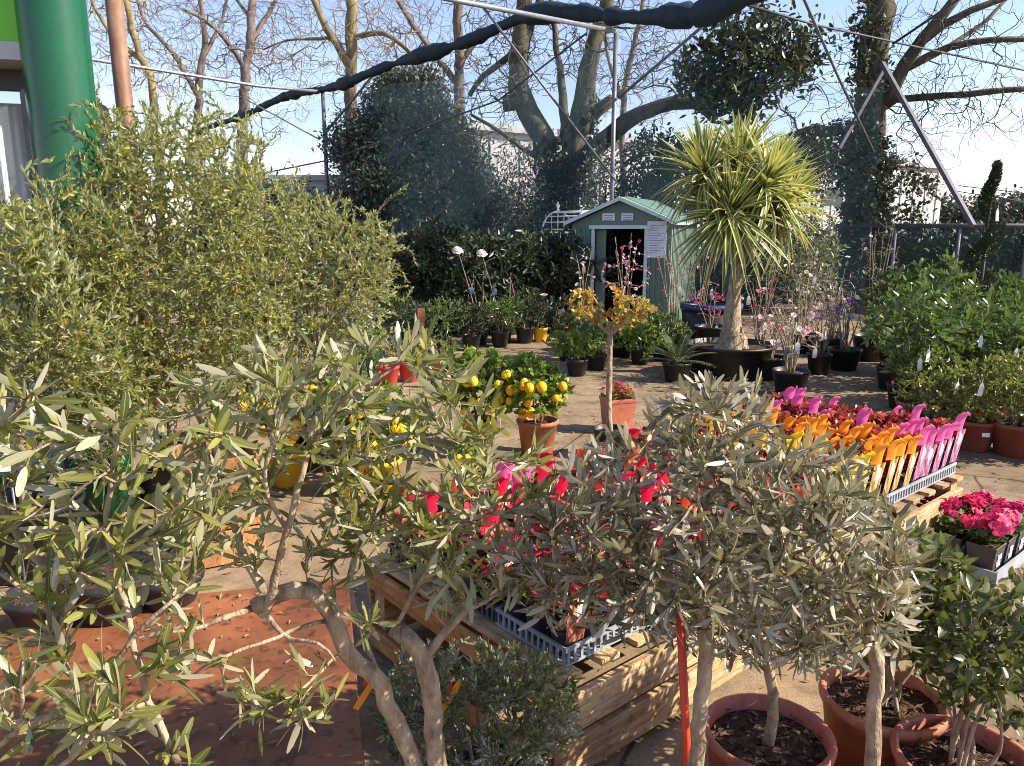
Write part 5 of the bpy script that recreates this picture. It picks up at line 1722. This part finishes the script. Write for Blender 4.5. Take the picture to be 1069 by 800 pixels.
def big_olive(lab, base, boxes, potm=None, L=.032, W=.0108, n_limb=10, r=.03, step=.05, gap=.0125, zone=.22):
    root = thing('olive_bush', lab, 'olive bush', base, 0, 'bushy olives at the back left')
    o = np.asarray(base, float)
    cl = px_cloud(boxes, .16)
    cl = np.repeat(cl, 8, 0) + rng.normal(size=(len(cl) * 8, 3)) * (.07, .07, .09)
    att = np.concatenate([px_cloud(boxes, 2.1), cl, px_cloud([(cx, cy, rx * 1.3, ry * 1.25, Y, dY, n) for cx, cy, rx, ry, Y, dY, n in boxes], .25)])
    att = att[att[:, 2] > .3]
    c = att.mean(0)
    sk = Skel()
    sk.limb([o + (0, 0, .3), o + (0.02, 0, .55), o * (1, 1, 0) + (.0, 0, .8)], r, r * .8, .04)
    sel = att[rng.permutation(len(att))[:n_limb]]
    for t in sel:
        a = o * (1, 1, 0) + (0, 0, rng.uniform(.5, .8))
        sk.limb([a, a * .55 + t * .45 + (0, 0, .06), a * .2 + t * .8], r * .5, r * .14, .05)
    sk.grow(att, step=step, jit=.14, bend=.3, pref=.5, first=4, lift=.14)
    mb = MB(); sk.wood(mb, .0016, .42, 9, .005); mb.build('trunk', M['olive_bark'], root, o)
    lf = MB(); olive_leaves(lf, sk, zone, gap, L, W, 'short', 40)
    lf.build('crown', M['olive_small'], root, o)
    add_pot(root, .24, .34, 'black_pot')
    return root


big_olive('huge bushy olive in front of the green column, the tallest of the bushes', (-1.95, 4.25, 0), [(165, 235, 115, 95, 4.15, .55, 520), (125, 155, 45, 40, 4.2, .35, 100), (205, 165, 75, 50, 4.3, .4, 150), (160, 330, 150, 70, 3.9, .4, 340), (75, 260, 60, 60, 3.75, .3, 200), (90, 340, 70, 60, 3.7, .3, 220), (100, 300, 45, 75, 3.55, .15, 150), (85, 415, 50, 45, 3.5, .2, 120), (230, 240, 90, 70, 4.3, .4, 150), (190, 390, 110, 40, 3.9, .35, 200)])
big_olive('bushy olive reaching right in front of the dark evergreen', (-1.25, 4.9, 0), [(320, 290, 90, 70, 4.8, .45, 330), (370, 255, 45, 40, 4.8, .3, 90), (290, 240, 70, 45, 4.9, .35, 160), (385, 290, 32, 28, 4.8, .2, 40), (310, 350, 95, 45, 4.7, .35, 200), (250, 320, 70, 60, 4.7, .35, 160)], r=.028)
big_olive('bushy olive at the left picture edge before the shop door', (-2.2, 3.3, 0), [(105, 430, 50, 50, 3.5, .25, 110), (25, 320, 60, 80, 3.35, .35, 240), (20, 250, 45, 40, 3.4, .3, 90), (70, 370, 60, 40, 3.2, .3, 90)], r=.025, L=.04)
g = np.array((P(222, 470, 3.5)[0], 3.5, 0))
root = thing('wooden_planter', 'square wooden planter box below the big olive bush', 'planter', g, R(28))
root.scale = (.72, .72, .9)
for k_ in range(4):
    a = k_ * np.pi / 2
    for z in (.1, .29, .48):
        mb = MB(); M4 = np.array([(math.cos(a), -math.sin(a), 0), (math.sin(a), math.cos(a), 0), (0, 0, 1)])
        mb.box(M4 @ np.array((0, -.24, z)), (.5 if k_ % 2 == 0 else .452, .024, .18), M=M4); mb.build('side_board', M['wood_warm'], root, bevel=.004)
mb = MB(); mb.box((0, 0, .5), (.45, .45, .02)); mb.build('soil', M['soil'], root)

# ------------------------------------------------------------------ foreground olives
def olive_tree(lab, limbs, boxes, pot, leaf='olive', L=.052, W=.0125, zone=.17, gap=.019, tip=.0013, step=.028, first=0, ang=46, group='olive trees in the foreground', upw=.12, jit=.1, drop=.05, curl=.1, cat='olive tree', name='olive_tree', shape='lance', mt=14, ex=.45, lift=.0, dens=1.0):
    base = np.array(limbs[0][0][0], float)
    px_, py_ = pot[0], pot[1]
    root = thing(name, lab, cat, (px_, py_, 0), 0, group)
    o = np.array((px_, py_, 0.0))
    sk = Skel()
    for i, (pts, r0, r1) in enumerate(limbs):
        sk.limb(pts, r0, r1, step=.02, attach=i > 0, jit=.0012)
    sk.grow(px_cloud(boxes, dens), step=step, jit=jit, bend=.35, pref=.45, first=first, lift=lift)
    mb = MB(); sk.wood(mb, tip, ex, mt, .003, 0, .04)
    mb.build('trunk', M['olive_bark'], root, o)
    lf = MB(); olive_leaves(lf, sk, zone, gap, L, W, shape, ang, upw, curl, 2, drop)
    lf.build('crown', M[leaf], root, o)
    add_pot(root, *pot[2], chips=pot[3])
    return root, sk


Y = 1.34
limbs = [
    ([P(470, 905, Y), P(456, 800, Y), P(451, 735, Y), P(446, 700, Y), P(440, 682, Y), P(426, 668, Y), P(412, 655, Y)], .0215, .0175),
    ([P(445, 905, Y), P(433, 800, Y), P(408, 744, Y - .01), P(398, 715, Y - .02), P(385, 700, Y - .02), P(362, 682, Y - .03), P(345, 640, Y - .04), P(322, 617, Y - .05), P(290, 620, Y - .06), P(266, 634, Y - .07)], .0185, .0155),
    ([P(443, 690, Y), P(458, 668, Y), P(474, 650, Y + .01), P(487, 637, Y + .02), P(478, 612, Y + .03), P(470, 590, Y + .03)], .009, .006),
    ([P(487, 637, Y + .02), P(505, 628, Y + .02), P(520, 619, Y + .03), P(545, 612, Y + .03)], .005, .003),
    ([P(414, 654, Y), P(430, 622, Y - .02), P(447, 592, Y - .03), P(466, 549, Y - .04), P(480, 516, Y - .04), P(473, 470, Y - .03), P(468, 430, Y)], .0048, .002),
    ([P(278, 620, Y - .06), P(268, 603, Y - .06), P(256, 585, Y - .05), P(248, 560, Y - .04), P(240, 530, Y - .02), P(225, 480, Y), P(222, 430, Y + .03)], .0095, .003),
    ([P(276, 642, Y - .07), P(287, 603, Y - .09), P(300, 552, Y - .1), P(312, 510, Y - .1), P(322, 470, Y - .09), P(329, 436, Y - .08), P(355, 418, Y - .08), P(385, 403, Y - .07), P(415, 380, Y - .06)], .0085, .0025),
    ([P(266, 634, Y - .07), P(240, 643, Y - .1), P(215, 652, Y - .12), P(183, 659, Y - .14), P(160, 650, Y - .15)], .0065, .002),
    ([P(340, 648, Y - .04), P(315, 655, Y - .08), P(290, 665, Y - .11), P(255, 678, Y - .14), P(222, 690, Y - .16), P(190, 715, Y - .17)], .0045, .002),
    ([P(276, 642, Y - .07), P(288, 656, Y - .09), P(305, 668, Y - .11), P(332, 672, Y - .13), P(350, 690, Y - .14)], .0055, .002),
    ([P(322, 602, Y - .05), P(340, 620, Y - .08), P(358, 637, Y - .09), P(376, 655, Y - .1)], .0035, .0025),
    ([P(300, 552, Y - .1), P(280, 520, Y - .12), P(278, 480, Y - .13), P(290, 450, Y - .12)], .005, .003),
    ([P(395, 705, Y - .02), P(375, 650, Y + .03), P(365, 600, Y + .06), P(380, 560, Y + .07), P(400, 510, Y + .08)], .006, .003),
    ([P(358, 680, Y - .03), P(336, 700, Y - .12), P(306, 727, Y - .2), P(285, 738, Y - .22)], .0032, .002)]
boxes = [(250, 430, 75, 70, Y - .03, .12, 26), (330, 420, 75, 65, Y - .02, .14, 34), (410, 400, 60, 55, Y, .12, 22), (470, 440, 60, 60, Y + .02, .12, 26), (520, 500, 60, 60, Y + .04, .12, 30), (430, 500, 70, 60, Y, .12, 26), (320, 520, 70, 60, Y - .03, .13, 22), (500, 590, 60, 40, Y + .03, .1, 14),
         (225, 550, 60, 60, Y - .06, .1, 26), (190, 650, 30, 25, Y - .14, .04, 5), (215, 700, 30, 20, Y - .16, .04, 5), (335, 690, 25, 20, Y - .13, .03, 4), (380, 470, 55, 40, Y - .02, .12, 18), (200, 470, 50, 60, Y - .02, .1, 14), (385, 655, 16, 10, Y - .1, .03, 6), (292, 738, 52, 26, Y - .22, .04, 16), (340, 725, 20, 16, Y - .22, .03, 4), (440, 570, 45, 40, Y - .02, .1, 30), (400, 535, 45, 35, Y - .03, .1, 16), (360, 585, 45, 35, Y - .02, .08, 10), (465, 615, 40, 25, Y + .02, .08, 8)]
p0 = P(458, 905, Y)
olive_tree('open olive tree with a bare forked trunk at the bottom centre, the sparsest foreground olive', limbs, boxes, (p0[0], p0[1], (.17, .3, 'terracotta', .74, .014), 60), L=.049, W=.0098, gap=.0195, zone=.16, first=60, dens=1.9, lift=.08)

# left edge olive, close to the camera
Y = 1.0
limbs = [
    ([P(-60, 860, Y), P(-10, 760, Y), P(45, 690, Y), P(62, 655, Y), P(76, 626, Y), P(104, 575, Y), P(112, 535, Y), P(116, 493, Y), P(122, 465, Y)], .012, .003),
    ([P(45, 690, Y), P(66, 625, Y + .02), P(24, 565, Y + .03), P(0, 521, Y + .03), P(-20, 480, Y + .03), P(10, 440, Y + .04), P(25, 425, Y + .04)], .0085, .004),
    ([P(40, 695, Y), P(53, 640, Y - .02), P(25, 615, Y - .03), P(0, 597, Y - .04)], .006, .004),
    ([P(-10, 760, Y), P(60, 745, Y - .06), P(110, 702, Y - .08), P(157, 645, Y - .08), P(205, 610, Y - .06)], .006, .002),
    ([P(110, 560, Y), P(122, 592, Y - .05), P(138, 668, Y - .08), P(157, 732, Y - .1), P(186, 796, Y - .12)], .0035, .0045),
    ([P(-30, 800, Y), P(20, 760, Y - .14), P(22, 720, Y - .17), P(25, 690, Y - .18)], .005, .002),
    ([P(-30, 810, Y), P(60, 800, Y - .16), P(105, 760, Y - .18), P(150, 735, Y - .18)], .005, .002)]
boxes = [(120, 470, 40, 40, Y, .06, 9), (50, 480, 55, 50, Y + .02, .08, 13), (40, 560, 60, 50, Y, .09, 13), (165, 560, 50, 60, Y - .03, .08, 13), (130, 620, 60, 40, Y - .04, .08, 9), (60, 730, 70, 50, Y - .15, .06, 15), (120, 750, 50, 40, Y - .18, .05, 12), (95, 600, 70, 50, Y - .03, .08, 14), (215, 500, 40, 50, Y + .02, .06, 8), (190, 560, 40, 50, Y, .07, 8), (175, 690, 35, 30, Y - .1, .05, 4), (20, 420, 25, 20, Y + .03, .04, 4), (30, 660, 45, 35, Y - .08, .05, 6), (190, 790, 30, 20, Y - .14, .03, 3)]
p0 = np.array((-.78, .95, 0))
limbs[0] = ([np.array((p0[0], p0[1], .28)), np.array((p0[0] + .03, p0[1] + .02, .45))] + limbs[0][0][1:], .014, .003)
olive_tree('olive tree at the left picture edge with large pale leaves close up', limbs, boxes, (p0[0], p0[1], (.16, .3, 'terracotta', .74, .014), 30), L=.053, W=.0106, gap=.02, zone=.14, first=40, tip=.0014, dens=2.2, lift=.08)


# three round headed olives on the right
def round_olive(lab, base, trunk_px, boxes, r, pot, first=16, n_l=6, L=.046, W=.0088, Yc=1.3, leaf='olive_dull', spl=.0):
    tr = [np.array((base[0], base[1], pot[2][1] * .8))] + [P(x, y, yy) for x, y, yy in trunk_px]
    limbs = [(tr, r, r * .8)]
    top = tr[-1]
    c = px_cloud(boxes)
    for k_ in range(n_l):
        t = c[rng.integers(len(c))]
        limbs.append(([top, top * .6 + t * .4 + rng.normal(size=3) * .02 + (0, 0, .02), top * .25 + t * .75], r * .45, r * .2))
    nt_ = len(smooth_path(tr, .02))
    return olive_tree(lab, limbs, boxes, pot, leaf, L, W, zone=.14, gap=.0165, first=max(0, nt_ - 5), upw=.05, jit=.13, ang=52, curl=.16, dens=2.0)


Y = 1.32
b = P(722, 800, Y)
round_olive('round headed olive on a pale bare trunk beside the red stake', (b[0], b[1]), [(727, 800, Y), (731, 740, Y), (737, 686, Y), (735, 655, Y)], [(680, 520, 95, 75, Y, .16, 130), (745, 450, 65, 55, Y, .14, 70), (630, 575, 60, 60, Y, .12, 60), (740, 600, 80, 65, Y, .15, 80), (570, 580, 60, 50, Y + .03, .1, 30), (680, 630, 65, 38, Y, .1, 45), (600, 620, 60, 35, Y + .03, .1, 30)], .0165, (b[0], b[1], (.17, .3, 'terracotta', .74, .014), 40))
Y = 1.75
b = G(802, 762, .27)
round_olive('round headed olive growing in the terracotta pot at the bottom', (b[0], b[1]), [(806, 752, Y), (806, 715, Y), (800, 680, Y)], [(790, 620, 90, 75, Y, .18, 130), (735, 630, 60, 55, Y, .14, 50), (850, 650, 60, 55, Y, .14, 55)], .0155, (b[0], b[1], (.165, .27, 'terracotta_red', .74, .016), 130))
Y = 1.36
b = P(906, 800, Y)
round_olive('round headed olive with a bare trunk before the second terracotta pot', (b[0], b[1]), [(910, 800, Y), (912, 745, Y), (916, 700, Y), (905, 660, Y)], [(865, 580, 90, 70, Y, .16, 130), (835, 510, 75, 50, Y, .14, 70), (900, 640, 60, 50, Y, .12, 60), (780, 520, 55, 50, Y, .12, 40), (830, 650, 60, 45, Y, .12, 45)], .0165, (b[0], b[1], (.17, .3, 'terracotta', .74, .014), 40))

mb = MB(); a, c = P(718, 806, 1.36), P(710, 640, 1.36)
mb.tube([a - (0, 0, .45), a, c], .0085, 10)
tag(mb.build('plant_stake', M['stake_red']), 'red plastic plant stake beside the pale olive trunk', 'plant stake')


# greener shrubs in the pots at the right
def green_shrub(lab, g, pot, c, boxes, leaf, L, W, stems):
    root = thing('green_shrub', lab, 'shrub', (g[0], g[1], 0), 0, 'leafy green shrubs in terracotta pots')
    add_pot(root, *pot, chips=120, sticker=True)
    o = np.array((g[0], g[1], 0.0))
    sk = Skel()
    for k_ in range(stems):
        t = px_cloud([boxes[0][:6] + (1,)])[0] - o
        a = np.array((rng.normal() * .02, rng.normal() * .02, pot[1] * .82))
        sk.limb([a, a * .6 + t * .4 + rng.normal(size=3) * .02, t * .85 + a * .15], .006, .003, .025, attach=False)
    sk.grow(px_cloud(boxes, 2.0) - o, step=.03, jit=.1)
    mb = MB(); sk.wood(mb, .0014, .42, 8, .003); mb.build('stems', M['olive_bark'], root)
    lf = MB(); p, d, nn = sk.leaf_sites(.15, .017, 2, 50)
    N = len(p)
    lf.leaves(p, unit(d + (0, 0, .2)), leaf_up(N, nn, .25), rng.uniform(.6, 1.15, N) * L, rng.uniform(.8, 1.15, N) * W, 'oval', 0, .14, rng.normal(.15, .2, N))
    lf.build('foliage', M[leaf], root)
    return root


g = G(922, 728, .27)
green_shrub('glossy green shrub in the second terracotta pot with a white sticker', g, (.165, .28, 'terracotta', .76, .016), None, [(950, 610, 62, 55, g[1], .16, 110), (905, 640, 40, 50, g[1], .12, 40), (975, 660, 40, 50, g[1], .12, 40)], 'dull_green', .045, .017, 7)
g = G(1008, 792, .27)
green_shrub('leafy green shrub in the terracotta pot at the bottom right corner', g, (.165, .28, 'terracotta_red', .76, .016), None, [(1040, 665, 55, 65, g[1], .15, 110), (1010, 700, 40, 50, g[1], .1, 40), (1065, 720, 40, 50, g[1], .1, 40)], 'dull_green', .038, .0165, 8)

# fine leaved shrub at the bottom centre
g = np.array((P(505, 760, 1.62)[0], 1.62, 0))
root = thing('fine_leaved_shrub', 'dense fine leaved grey green shrub at the bottom centre before the bench', 'shrub', g)
add_pot(root, .16, .24, 'black_pot')
sk = Skel()
for k_ in range(14):
    a = rng.uniform(0, 6.28); q = rng.uniform(.02, .1)
    sk.limb([(q * .4 * math.cos(a), q * .4 * math.sin(a), .2), (q * math.cos(a), q * math.sin(a), .3), (q * 1.5 * math.cos(a), q * 1.5 * math.sin(a), .4)], .004, .002, .025, attach=False)
att = np.concatenate([px_cloud([(500, 755, 105, 65, 1.6, .16, 560), (440, 735, 50, 40, 1.58, .1, 110), (560, 722, 45, 32, 1.6, .1, 110), (490, 692, 90, 22, 1.6, .12, 130)])]) - np.array(g)
sk.grow(att, step=.025, jit=.08, lift=.12)
mb = MB(); sk.wood(mb, .0011, .4, 6, .003); mb.build('stems', M['twig'], root)
p, d, nn = sk.leaf_sites(.11, .0062, 2, 36)
N = len(p); lf = MB(); lf.leaves(p, unit(d + (0, 0, .35)), leaf_up(N, nn, .1), rng.uniform(.7, 1.2, N) * .024, .0062, 'short', 0, .15, .1); lf.build('foliage', M['rosemary'], root)
for (x, y, lab) in [(470, 728, 'orange yellow plastic label strip among the fine leaved shrub'), (383, 722, 'yellow label strip with red tip left of the forked olive trunk')]:
    p = P(x, y, 1.5)
    o = thing('plant_label', lab, 'plant label', p, R(20))
    hang_tag(o, (0, 0, .03), 'stake_red', .012, .02)
    mb = MB(); mb.box((0, 0, 0), (.014, .0012, .09), M=Matrix.Rotation(R(35), 3, 'Y')); mb.build('label_strip', M['curl_orange'], o)
